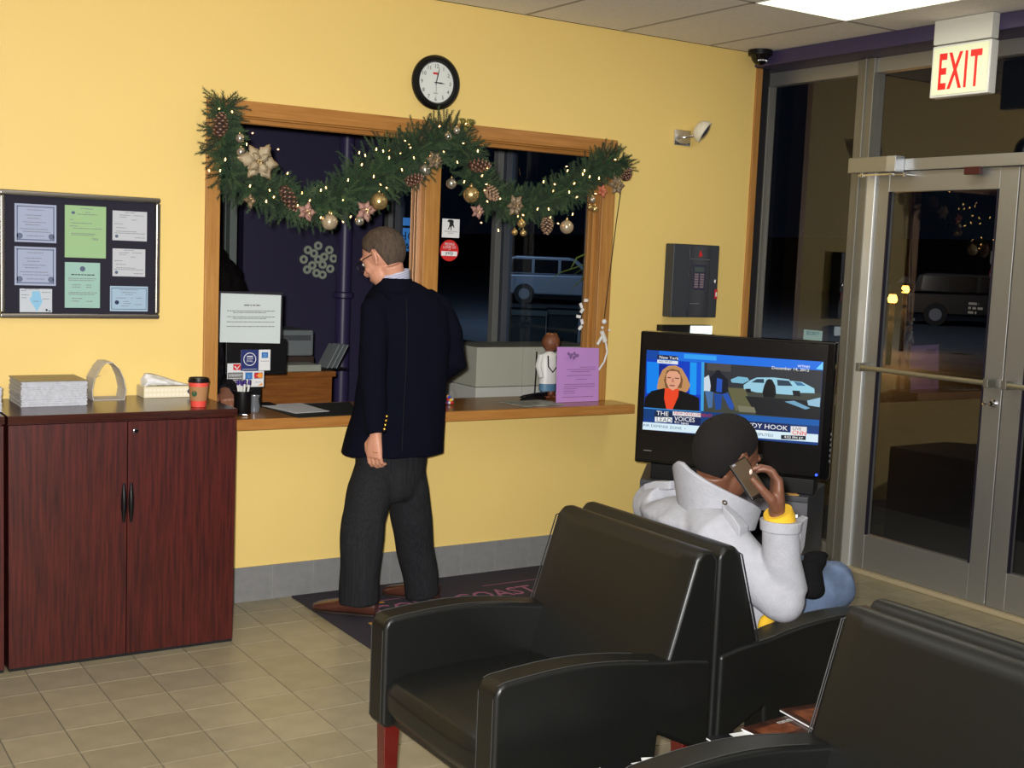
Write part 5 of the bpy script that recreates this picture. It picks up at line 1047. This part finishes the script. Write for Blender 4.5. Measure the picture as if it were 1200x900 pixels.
# ================================================================== PEOPLE
def frame(c, F, pitch=0, roll=0, s=1.0):      # local: X right, Y forward, Z up
    F = Vector(F).normalized(); X_ = F.cross(ZV).normalized(); Zu = X_.cross(F)
    M_ = Matrix(((X_.x, F.x, Zu.x), (X_.y, F.y, Zu.y), (X_.z, F.z, Zu.z))).to_4x4()
    return Matrix.Translation(c)@M_@Matrix.Rotation(math.radians(-pitch), 4, 'X')@Matrix.Rotation(math.radians(roll), 4, 'Y')@Matrix.Scale(s, 4)
def xf(mb, M_): mb.v = [tuple(M_@Vector(v)) for v in mb.v]; return mb
def head(parent, M_, skinm, hairm, neck_to, eyem, style='short', hr=1.0):
    q = MB(); q.ell((0, -.008, .035), (.074, .096, .086), 20, 14); q.ell((0, .035, -.045), (.054, .058, .062), 16, 12); q.ell((0, .058, -.092), (.026, .024, .020), 12, 8)
    q.ell((0, .045, .01), (.062, .048, .075), 16, 12); q.ell((-.034, .062, -.02), (.024, .022, .022)); q.ell((.034, .062, -.02), (.024, .022, .022))
    q.tube([(0, .086, .022), (0, .098, .0), (0, .112, -.022), (0, .104, -.034)], [.009, .011, .014, .010], 10); q.ell((-.012, .096, -.030), (.009, .011, .008)); q.ell((.012, .096, -.030), (.009, .011, .008))
    q.tube([(-.05, .074, .032), (-.025, .090, .036), (0, .092, .030), (.025, .090, .036), (.05, .074, .032)], [.007, .010, .008, .010, .007], 8)
    q.tube([(-.024, .084, -.058), (-.010, .094, -.055), (0, .094, -.056), (.010, .094, -.055), (.024, .084, -.058)], [.003, .006, .006, .006, .003], 8); q.tube([(-.02, .084, -.065), (0, .092, -.066), (.02, .084, -.065)], [.004, .007, .004], 8)
    for s in (-1, 1):
        q.tube([(s*.073, -.002, .022), (s*.084, -.016, .030), (s*.088, -.024, .016), (s*.084, -.020, -.006), (s*.076, -.006, -.028)], [.006, .008, .008, .007, .008], 8); q.ell((s*.074, -.008, .0), (.008, .014, .022))
    xf(q, M_); nb = M_@Vector((0, -.025, -.03)); nt = Vector(neck_to); md = nb.lerp(nt, .5)
    q.tube([nb, md, nt], [.054, .054, .062], 18)
    h = skin('head', q, skinm, parent, .0045, 5)
    for s in (-1, 1):
        q = MB(); q.ell((s*.031, .082, .012), (.012, .010, .009), 12, 8); xf(q, M_); obj('eye', q, eyem, h, smooth=True)
        q = MB(); q.tube([(s*.014, .098, .036), (s*.03, .100, .042), (s*.048, .086, .036)], [.002, .0035, .002], 6); xf(q, M_); obj('eyebrow', q, hairm, h, smooth=True)
    # hair: a shell over the skull, cut at the hairline
    q = MB(); nA, nT = 40, 12; rings = []; th = {'short': .017, 'buzz': .007, 'long': .03}[style]*hr
    for sgn in (1, 0):
        rows = []
        for t_ in range(nT+1):
            row = []
            for a_ in range(nA):
                az = 2*math.pi*a_/nA; fr = math.cos(az)          # az 0 = face
                if fr > .75: lim = math.radians(33)
                elif fr > .15: f = (fr-.15)/.6; lim = math.radians(-2+35*f)
                elif fr > -.10: f = (fr+.10)/.25; lim = math.radians(14-16*f if f < .0 else 10*(1-f)-2*f)
                else: f = min(1, (-.10-fr)/.35); lim = math.radians(10-58*f)
                el = math.pi/2-(math.pi/2-lim)*t_/nT; e = t_/nT
                off = th*(1-.75*e**3) if sgn else -.004
                nz = 1+.25*noise.noise(Vector((math.cos(az)*3, math.sin(az)*3, el*4))) if sgn else 1
                d = Vector((math.sin(az)*math.cos(el), math.cos(az)*math.cos(el), math.sin(el)))
                # below the ears at the back, follow the skull into the neck
                base = Vector((0, -.008, .035))+Vector((d.x*.074, d.y*.096, d.z*(.086 if d.z > 0 else .105)))
                row.append(base+d*off*nz)
            rows.append(row)
        rings.append(rows)
    vs = [v for rows in rings for r in rows for v in r]; fs = []; K = (nT+1)*nA
    for sgn in (0, 1):
        for t_ in range(nT):
            for a_ in range(nA):
                b = (a_+1) % nA; i = sgn*K+t_*nA
                f = (i+a_, i+b, i+nA+b, i+nA+a_); fs.append(f[::-1] if sgn == 0 else f)
    for a_ in range(nA):
        b = (a_+1) % nA; fs.append((nT*nA+a_, nT*nA+b, K+nT*nA+b, K+nT*nA+a_)[::-1])
    q.add(vs, fs)
    xf(q, M_); hh = obj('hair', q, hairm, parent, smooth=True, sharp=80)
    return h
def hand(parent, name, wrist, d, n, s, skinm, curl=(20, 30, 20), thumb=None, sc=1.0, spread=.0):
    """d along the hand, n the way the palm faces, s towards the thumb side"""
    wrist = Vector(wrist); d = Vector(d).normalized(); n = (Vector(n)-d*Vector(n).dot(d)).normalized(); s = (Vector(s)-d*Vector(s).dot(d)-n*Vector(s).dot(n)).normalized()
    q = MB(); R_ = lambda u, a, b, off=0: q.ring(wrist+d*u*sc+s*off*sc, s*a*sc, n*b*sc, 14, 2.6)
    q.loft([R_(-.03, .026, .021), R_(0, .027, .020), R_(.03, .036, .019, .003), (R_(.06, .041, .016, .002)), R_(.088, .040, .013)])
    for i, (o_, L) in enumerate(((.030, .072), (.010, .080), (-.011, .074), (-.031, .058))):
        p = wrist+(d*.082+s*o_)*sc; ang = 0; pts = [p-d*.01, p]; dd = (d+s*spread*(1.5-i)*.3).normalized()
        for k, (f, c_) in enumerate(zip((.44, .31, .25), curl)):
            ang += math.radians(c_+i*4*(k == 0)); v = dd*math.cos(ang)+n*math.sin(ang); p = p+v*L*f*sc; pts.append(p)
        q.tube(pts, [x*sc for x in (.0095, .0098, .0088, .0082, .0062)], 10)
    tp = thumb or [(.012, .026, .004), (.040, .052, .012), (.066, .060, .022), (.090, .058, .030)]
    q.tube([wrist+(d*a+s*b+n*c_)*sc for a, b, c_ in tp], [x*sc for x in (.014, .0135, .0105, .0075)], 10)
    return skin(name, q, skinm, parent, .0035, 3)
def shoe(parent, heel, toe, m_, z=.010, label=None):
    heel = Vector((heel[0], heel[1], z)); toe = Vector((toe[0], toe[1], z)); F = (toe-heel).normalized(); Sd = F.cross(ZV); L = (toe-heel).length
    q = MB(); prof = [(0.0, .030, .034, .060), (.12, .036, .040, .066), (.30, .036, .044, .078), (.45, .038, .036, .066), (.62, .045, .028, .050), (.80, .044, .022, .038), (.93, .032, .016, .028), (1.0, .010, .008, .016)]
    q.loft([q.ring(heel+F*L*u+ZV*(h/2+.006), Sd*w_, ZV*(h/2+.004), 16, 2.5) for u, w_, _, h in prof])
    up = obj('shoe', q, m_, parent, smooth=True)
    q = MB(); q.loft([[heel+F*L*u+Sd*w_*k+ZV*zz for k, zz in ((-1.04, 0), (1.04, 0), (1.04, .010), (-1.04, .010))] for u, w_, _, h in prof]); obj('sole', q, mat('shoe_sole', (38, 24, 18), .6), up, bevel=.002)
    q = MB()
    for i in range(4): u = .42+.055*i; c_ = heel+F*L*u+ZV*(.078-.011*i); q.tube([c_-Sd*.018, c_+ZV*.004, c_+Sd*.018], .0018, 5)
    obj('laces', q, mat('shoe_lace', (50, 28, 20), .7), up, smooth=True)
    return up
def wrinkle(amp, scale, seed=0): return lambda co: amp*noise.noise(Vector((co.x*scale+seed, co.y*scale, co.z*scale*.6)))
skinA = mat('fair_skin', (206, 148, 122), .5); skinB = mat('dark_skin', (104, 66, 48), .5); hairA = mat('greying_brown_hair', (92, 76, 62), .8, bump=(260, .8, .004), grain=((90, 90, 30), 1, (60, 48, 40))); hairB = mat('black_cropped_hair', (22, 19, 19), .8, spec=.25, bump=(500, 1, .004))
eye = mat('eye_white', (220, 220, 215), .2)
# ---------------------------------------------------------------- the man at the counter
mn = thing('person', 'man in a navy blazer, grey trousers and glasses standing at the counter', 'person', (2.52, -.36, .009))
navyc = mat('navy_wool', (13, 15, 27), .95, spec=.05, bump=(350, .5, .002))
q = MB(); B = []
for px, py, a, b in ((463, 329, .075, .070), (468, 338, .125, .088), (472, 347, .172, .100), (474, 362, .200, .118), (474, 395, .208, .132), (472, 440, .200, .138), (467, 480, .212, .146), (463, 505, .224, .154), (460, 531, .236, .162)):
    c_ = W(px, py, 5.6); B.append(q.ring(c_, (a, -.02, 0), (0, b, 0), 28, 2.3))
q.loft(B)
Ls = [W(440, 362, 5.5), W(438, 400, 5.45), W(436, 440, 5.40), W(439, 475, 5.37), W(441, 509, 5.36)]
q.tube([W(452, 352, 5.52)]+Ls, [.060, .068, .062, .058, .053, .048], 16)
RW = Vector((2.68, -.12, .935)); Rs = [W(512, 360, 5.68), W(527, 392, 5.70), Vector(W(534, 424, 5.72))]
q.tube([W(498, 352, 5.64)]+Rs+[Rs[-1].lerp(RW, .45)+Vector((.01, 0, -.01)), RW], [.062, .066, .064, .060, .052, .044], 16)
jk = skin('blazer', q, navyc, mn, .0085, 4, disp=wrinkle(.010, 8))
q = MB(); sc_ = [W(476, 350, 5.49), W(477, 380, 5.462), W(476, 430, 5.452), W(473, 480, 5.443), W(471, 529, 5.428)]
q.tube(sc_, .0014, 5); obj('back_seam', q, mat('navy_shadow_seam', (6, 7, 14), .9), jk)
q = MB(); ncol = W(463, 326, 5.58); q.loft([q.ring(ncol+ZV*z+Vector((0, y, 0)), (a, 0, 0), (0, b, 0), 24) for z, a, b, y in ((-.06, .098, .098, .0), (-.015, .080, .080, 0), (.000, .076, .076, .0), (-.004, .068, .068, 0), (-.04, .06, .06, 0))], cap=False); obj('lapel_collar', q, navyc, jk, smooth=True)
for i in range(4):
    q = MB(); c_ = W(453.2-.9*i, 488+5*i, 5.325); q.ell(c_, (.0075, .0075, .0075), 12, 8); obj('gold_button', q, mat('brass_button', (226, 180, 84), .25, 1), jk, smooth=True)
strp = mat('striped_shirt', (190, 192, 214), .7); 
q = MB(); q.loft([q.ring(ncol+ZV*z+Vector((-.004, y, 0)), (a, 0, .25*a), (0, b, 0), 28) for z, a, b, y in ((-.03, .072, .072, 0), (.024, .069, .069, .0), (.030, .066, .066, 0), (-.02, .062, .062, 0))], cap=False); cl_ = obj('shirt_collar', q, strp, mn, smooth=True)
for k in range(5):
    q = MB(); zz = -.008+.0075*k; n = 28; P_ = q.ring(ncol+ZV*zz+Vector((-.004, 0, 0)), (.0708-.0006*k, 0, .25*.07), (0, .0708-.0006*k, 0), n); P_.append(P_[0]); q.tube(P_, .0012, 4, cap=False); obj('stripe', q, mat('navy_stripe', (52, 56, 100), .7), cl_)
Fh = Vector((-.46, .888, 0)); HM = frame(W(450, 304, 5.56), Fh, 26, 0, 1.06); head(mn, HM, skinA, hairA, ncol+Vector((0, 0, -.02)), eye)
gl = MB()
for s in (-1, 1):
    gl.tube([(s*.078, -.01, .020), (s*.070, .05, .022), (s*.058, .100, .020)], .0022, 6); P_ = gl.ring((s*.031, .106, .008), (.025, 0, 0), (0, .0, .017), 16, 3); P_.append(P_[0]); gl.tube(P_, .002, 5, cap=False)
gl.tube([(-.006, .108, .012), (.006, .108, .012)], .002, 5); xf(gl, HM); g_ = obj('glasses', gl, mat('dark_frames', (24, 22, 24), .3), mn, smooth=True)
gl = MB()
for s in (-1, 1): gl.add(gl.ring((s*.031, .106, .008), (.024, 0, 0), (0, 0, .016), 16, 3), [tuple(range(16))])
xf(gl, HM); obj('lenses', gl, glassT, g_)
lh = hand(mn, 'left_hand', W(440, 512, 5.36), (-.02, .02, -1), (.80, .35, .0), (-.35, .9, 0), skinA, (14, 34, 30), sc=1.05)
c_ = W(440, 512, 5.36)+Vector((0, 0, -.112)); q = MB(); q.torus(W(440, 530, 5.345), .011, .0016, (.1, 0, 1), 16, 6); obj('ring', q, mat('gold_ring', (230, 190, 110), .2, 1), lh, smooth=True)
hand(mn, 'right_hand', RW+Vector((-.01, .03, -.012)), (-.45, .88, -.10), (0, -.1, -1), (-.9, -.4, 0), skinA, (8, 14, 12), sc=.98)
# trousers: one garment
trs = mat('charcoal_pinstripe', (46, 47, 50), .9, spec=.08, bump=(300, .4, .002), grain=((240, 240, 2), 1, (30, 31, 34)))
q = MB()
q.loft([q.ring(W(px, py, 5.6), (a, 0, 0), (0, b, 0), 22) for px, py, a, b in ((462, 500, .17, .12), (459, 535, .175, .12), (457, 560, .170, .112), (456, 578, .155, .10), (455, 586, .12, .08))])
q.tube([W(444, 540, 5.56), W(434, 575, 5.53), W(426, 610, 5.49), W(423, 645, 5.47), W(421.5, 680, 5.48), W(421, 707, 5.49)], [.095, .100, .096, .092, .086, .086], 18, squash=1.05)
q.tube([W(473, 540, 5.64), W(478, 575, 5.67), W(483, 610, 5.72), W(487, 645, 5.77), W(492, 675, 5.80), W(495, 697, 5.82)], [.088, .094, .092, .087, .082, .080], 18, squash=1.05)
skin('trousers', q, trs, mn, .009, 3, disp=wrinkle(.007, 11, 3))
brn = mat('brown_shoe_leather', (80, 46, 36), .25, coat=.3)
def gp(px, py): p = hz(px, py, .012); return p
A_, B_ = gp(441, 721), gp(367, 713); shoe(mn, A_, B_, brn); A_, B_ = gp(514, 702), gp(449, 695); shoe(mn, A_, B_, brn)
# ---------------------------------------------------------------- the seated man
sm_ = thing('person', 'seated man in a light grey wool coat holding a phone to his ear', 'person', (2.64, -2.55, .46))
coat = mat('light_grey_wool', (158, 159, 166), .95, spec=.1, bump=(160, .5, .003), var=(40, .05))
SR, SL = W(842, 622, 3.60), W(768, 588, 3.98); q = MB()
mid = (SR+SL)/2; lat = (SR-SL); lat.z *= .3; lat.normalize(); fwd = Vector((-lat.y, lat.x, 0)) if (-lat.y) > 0 else Vector((lat.y, -lat.x, 0)); fwd.normalize()
NK = W(840, 586, 3.72)
hip = Vector((2.675, -2.55, .535))
RB = [(NK+Vector((-.01, 0, .0)), .070, .066), (NK.lerp(mid, .45)+Vector((0, 0, .01)), .135, .095), (mid+Vector((.015, 0, .0)), .205, .125), (mid.lerp(hip, .30)+Vector((.0, 0, 0)), .225, .140), (mid.lerp(hip, .6), .215, .140), (mid.lerp(hip, .9), .205, .145), (hip+Vector((0, 0, -.02)), .195, .135)]
q.loft([q.ring(c_, lat*a, fwd*b, 26, 2.3) for c_, a, b in RB])
EL = W(917, 704, 3.50); WR = W(915, 618, 3.45)
q.tube([SR.lerp(SL, .22), SR+Vector((.0, 0, -.01)), SR.lerp(EL, .5)+Vector((-.01, -.01, -.005)), EL+Vector((-.01, 0, .0)), EL+Vector((.015, 0, .03)), EL.lerp(WR, .55), WR], [.075, .082, .070, .060, .056, .052, .054], 18); q.ell(EL+Vector((.0, 0, .0)), .062, 16, 12)
Lel = Vector((2.62, -2.20, .66)); Lwr = Vector((2.90, -2.32, .67)); q.tube([SL.lerp(SR, .2), SL+Vector((0, 0, -.01)), SL.lerp(Lel, .5), Lel, Lwr], [.075, .080, .068, .058, .048], 16)
ct_ = skin('coat', q, coat, sm_, .0085, 4, disp=wrinkle(.008, 10, 8))
# collar, turned up
q = MB(); n = 22; lo, hi, lo2, hi2 = [], [], [], []
for i in range(n):
    f = i/(n-1); a = math.radians(-138+276*f); d = (-fwd*math.cos(a)+lat*math.sin(a))       # a=0: nape
    k = abs(a)/math.radians(138); base = NK+Vector((0, 0, -.05-.03*k)); r0 = .108+.014*k; r1 = .128+.010*math.cos(a)+.018*k; hgt = .175-.110*k
    lo.append(base+d*r0); hi.append(base+d*r1+ZV*hgt); hi2.append(base+d*(r1-.014)+ZV*(hgt+.004)); lo2.append(base+d*(r0-.022)+ZV*.0)
q.loft([[lo[i], hi[i], hi2[i], lo2[i]] for i in range(n)]); me_ = obj('turned_up_collar', q, coat, ct_, bevel=.005, seg=3)
# shoulder straps and buttons
for (p0, p1, z_) in ((W(853, 600, 3.56), W(872, 622, 3.52), .012), (W(784, 566, 3.88), W(760, 569, 3.97), .006)):
    q = MB(); t_ = (p1-p0).normalized(); nn = Vector((0, 0, 1)); sd = t_.cross(nn).normalized(); q.loft([[p+sd*.017*k2-nn*.022, p-sd*.017*k2-nn*.022, p-sd*.017*k2+nn*z_, p+sd*.017*k2+nn*z_] for p, k2 in ((p0-t_*.02, .6), (p0, 1), (p0.lerp(p1, .5)+nn*.006, 1.1), (p1, 1.25))]); st_ = obj('shoulder_strap', q, coat, ct_, bevel=.004)
q = MB(); q.torus(W(849, 592, 3.515)+Vector((0, 0, .008)), .006, .002, (-.3, -.6, .6), 14, 6); obj('metal_eyelet', q, mat('dull_brass', (140, 120, 84), .3, 1), ct_, smooth=True)
q = MB(); q.tube([WR+Vector((0, 0, -.01)), WR+Vector((.0, .0, .022))], [.057, .060], 20); q.prism([WR+Vector((.03, -.045, .022)), WR+Vector((.075, -.03, .030)), WR+Vector((.078, -.02, -.06)), WR+Vector((.05, -.03, -.09))], (.006, .03, 0)); obj('open_cuff', q, coat, ct_, smooth=True, bevel=.003)
q = MB(); a_ = WR+Vector((-.006, .0, .015)); q.tube([a_, a_+Vector((-.004, 0, .02)), a_+Vector((-.010, 0, .032))], [.046, .044, .041], 20); ycf = obj('yellow_cuff', q, mat('yellow_knit', (214, 170, 36), .9, bump=(300, .8, .003)), sm_, smooth=True)
q = MB(); q.ell(W(898, 733, 3.62), (.03, .02, .035)); obj('yellow_hem', q, mat('yellow_knit', (214, 170, 36), .9), sm_, smooth=True)
q = MB(); q.box(0, .03, 0, .004, 0, .010); c_ = W(926, 608, 3.43); q.v = [tuple(Vector(v)+c_) for v in q.v]; obj('white_tag', q, white, ct_, bevel=.001)
Fs = Vector((1.0, .06, 0)); HS = frame(W(849, 540, 3.66), Fs, 14, 6, 1.1); head(sm_, HS, skinB, hairB, NK+Vector((-.005, 0, -.03)), eye, 'buzz', 1.2)
# phone at the ear and the hand round it
ph = thing('phone', 'dark brown mobile phone held to the seated man’s ear', 'phone', W(877, 561, 3.50)); PC = W(877, 561, 3.505)
ax_ = (W(893, 585, 3.50)-W(862, 539, 3.54)).normalized(); nrm = (Vector((-.25, -1, .12))); nrm = (nrm-ax_*nrm.dot(ax_)).normalized(); sd_ = ax_.cross(nrm)
PM = Matrix((( sd_.x, nrm.x, ax_.x, PC.x), (sd_.y, nrm.y, ax_.y, PC.y), (sd_.z, nrm.z, ax_.z, PC.z), (0, 0, 0, 1)))
q = MB(); q.obox(PM, .060, .011, .122); obj('case', q, mat('phone_black_edge', (14, 12, 12), .3), ph, bevel=.004, seg=3)
q = MB(); q.obox(PM@Matrix.Translation((0, .0062, -.002)), .052, .002, .108); obj('back_cover', q, mat('phone_back_brown', (66, 52, 36), .35), ph, bevel=.001)
q = MB(); q.obox(PM@Matrix.Translation((.018, .0075, -.052)), .010, .001, .006); obj('camera_lens', q, ink, ph)
hs = hand(sm_, 'right_hand', WR+Vector((-.016, .004, .045)), (-.06, .02, 1), (-.80, .55, .1), (-.6, -.75, 0), skinB, (30, 42, 30), thumb=[(.010, .020, .004), (.040, .036, .020), (.068, .040, .045), (.096, .040, .070)], sc=1.12)
q = MB(); tpz = W(880, 553, 3.462); q.ell(tpz, (.006, .003, .008), 10, 8); obj('thumb_nail', q, mat('nail_pink', (226, 190, 180), .3), hs, smooth=True)
hand(sm_, 'left_hand', Lwr+Vector((.02, -.01, 0)), (.9, -.45, -.05), (0, 0, -1), (-.3, -.9, 0), skinB, (20, 20, 15), sc=.95)
jn = mat('washed_blue_denim', (98, 114, 142), .9, spec=.1, bump=(400, .5, .002), var=(14, .28))
q = MB(); q.loft([q.ring(hip+Vector((-.02+dx, 0, dz)), (0, a, 0), (b, 0, 0), 20) for dx, dz, a, b in ((0, .03, .17, .11), (0, -.03, .175, .12))])
KR = W(978, 686, 3.98); AR = Vector((3.12, -2.30, .60)); KL = Vector((3.12, -2.38, .50))
q.tube([hip+Vector((.0, -.09, -.01)), hip.lerp(KR, .5)+Vector((0, -.045, .0)), KR, KR+Vector((.025, .04, .005))], [.10, .088, .078, .07], 18); q.tube([KR, KR.lerp(AR, .5)+Vector((.02, 0, 0)), AR], [.074, .062, .048], 16)
q.tube([hip+Vector((.0, .10, -.01)), hip.lerp(KL, .5)+Vector((0, .05, .0)), KL], [.10, .088, .070], 18); q.tube([KL, Vector((3.15, -2.36, .28)), Vector((3.16, -2.36, .10))], [.070, .062, .055], 16)
skin('jeans', q, jn, sm_, .009, 4, disp=wrinkle(.006, 12, 5))
blk = mat('black_shoe', (18, 18, 20), .4); shoe(sm_, (3.10, -2.36), (3.36, -2.36), blk, z=.0)
q = MB(); F_ = Vector((.25, .95, .05)).normalized(); 
q.loft([q.ring(AR+F_*u+Vector((.0, .02, -.02*k)), Vector((.04, 0, 0))*k, Vector((0, 0, .035))*k, 14) for u, k in ((-.01, .9), (.05, 1.1), (.12, 1.0), (.18, .9), (.22, .4))]); obj('shoe', q, blk, sm_, smooth=True)
bgx = MB(); c_ = W(948, 666, 3.86); bgx.ell(c_, (.075, .04, .026), 16, 10, Matrix.Rotation(math.radians(-25), 3, 'Y')); bgx.ell(c_+Vector((.05, .02, .03)), (.05, .03, .016)); c2_ = W(952, 692, 3.80); bgx.ell(c2_, (.045, .035, .028)); bgx.tube([c_+Vector((.0, 0, 0)), c2_], .040, 12)
me_ = fuse(bgx, .006, 4, 'black_bag'); me_.materials.append(mat('black_soft_cloth', (18, 18, 20), .9, spec=.1)); tag(obj('black_bag', me_, None), 'small black cloth bag lying in the seated man’s lap', 'bag')
# ---------------------------------------------------------------- receptionist, mostly hidden behind the casing
rp = thing('person', 'receptionist with long dark hair behind the notice, hand on the counter', 'person', (1.95, .75, 0))
HC = W(236, 306, 6.15); NB = HC+Vector((0, .02, -.20)); dkc = mat('dark_patterned_blouse', (26, 24, 28), .8, spec=.1, var=(50, .9)); q = MB()
q.loft([q.ring(NB+Vector((0, 0, z)), (a, 0, 0), (0, b, 0), 22) for z, a, b in ((.02, .06, .06), (-.05, .13, .09), (-.09, .185, .11), (-.2, .19, .12), (-.4, .175, .13), (-.62, .20, .15))])
SHR = NB+Vector((.17, -.02, -.10)); HW = Vector((1.95, .20, .955)); q.tube([NB+Vector((.1, 0, -.1)), SHR, SHR.lerp(HW, .5)+Vector((.04, .0, -.08)), HW], [.07, .066, .055, .036], 14)
q.tube([NB+Vector((-.1, 0, -.1)), NB+Vector((-.19, 0, -.12)), NB+Vector((-.24, -.1, -.34)), NB+Vector((-.10, -.3, -.42))], [.07, .066, .055, .036], 14)
skin('blouse', q, dkc, rp, .010, 3)
HR = frame(HC, (-.1, -1, 0), 20, 0, 1); hb_ = mat('long_black_hair', (12, 9, 9), .8, spec=.1, bump=(120, 1, .01)); head(rp, HR, skinB, hb_, NB+Vector((0, 0, 0)), eye, 'long')
q = MB(); q.ell(HC+Vector((0, .04, .0)), (.14, .12, .16)); q.ell(HC+Vector((.09, .03, -.13)), (.15, .10, .16)); q.ell(HC+Vector((.15, .03, -.24)), (.15, .09, .14)); q.ell(HC+Vector((-.08, .05, -.16)), (.14, .10, .2))
me_ = fuse(q, .012, 3, 'long_hair'); me_.materials.append(hb_)
for v in me_.vertices: v.co += Vector(v.normal)*.012*noise.noise(v.co*22)
obj('long_hair', me_, None, rp)
hand(rp, 'right_hand', HW+Vector((0, -.02, .0)), (-.15, -.9, -.32), (.1, 0, -1), (-.9, 0, 0), mat('brown_skin', (140, 92, 70), .5), (22, 30, 24), sc=.95)
q = MB(); q.loft([q.ring((NB.x, NB.y, z), (.2, 0, 0), (0, .17, 0), 16) for z in (.50, .60)]); q.tube([(NB.x, NB.y, 0.0), (NB.x, NB.y, .5)], .04, 8); q.tube([(NB.x-.2, NB.y, .02), (NB.x+.2, NB.y, .02)], .02, 8); tag(obj('office_stool', q, black, smooth=True), 'black office stool under the receptionist behind the counter', 'stool')

bpy.data.scenes.remove(TS2)
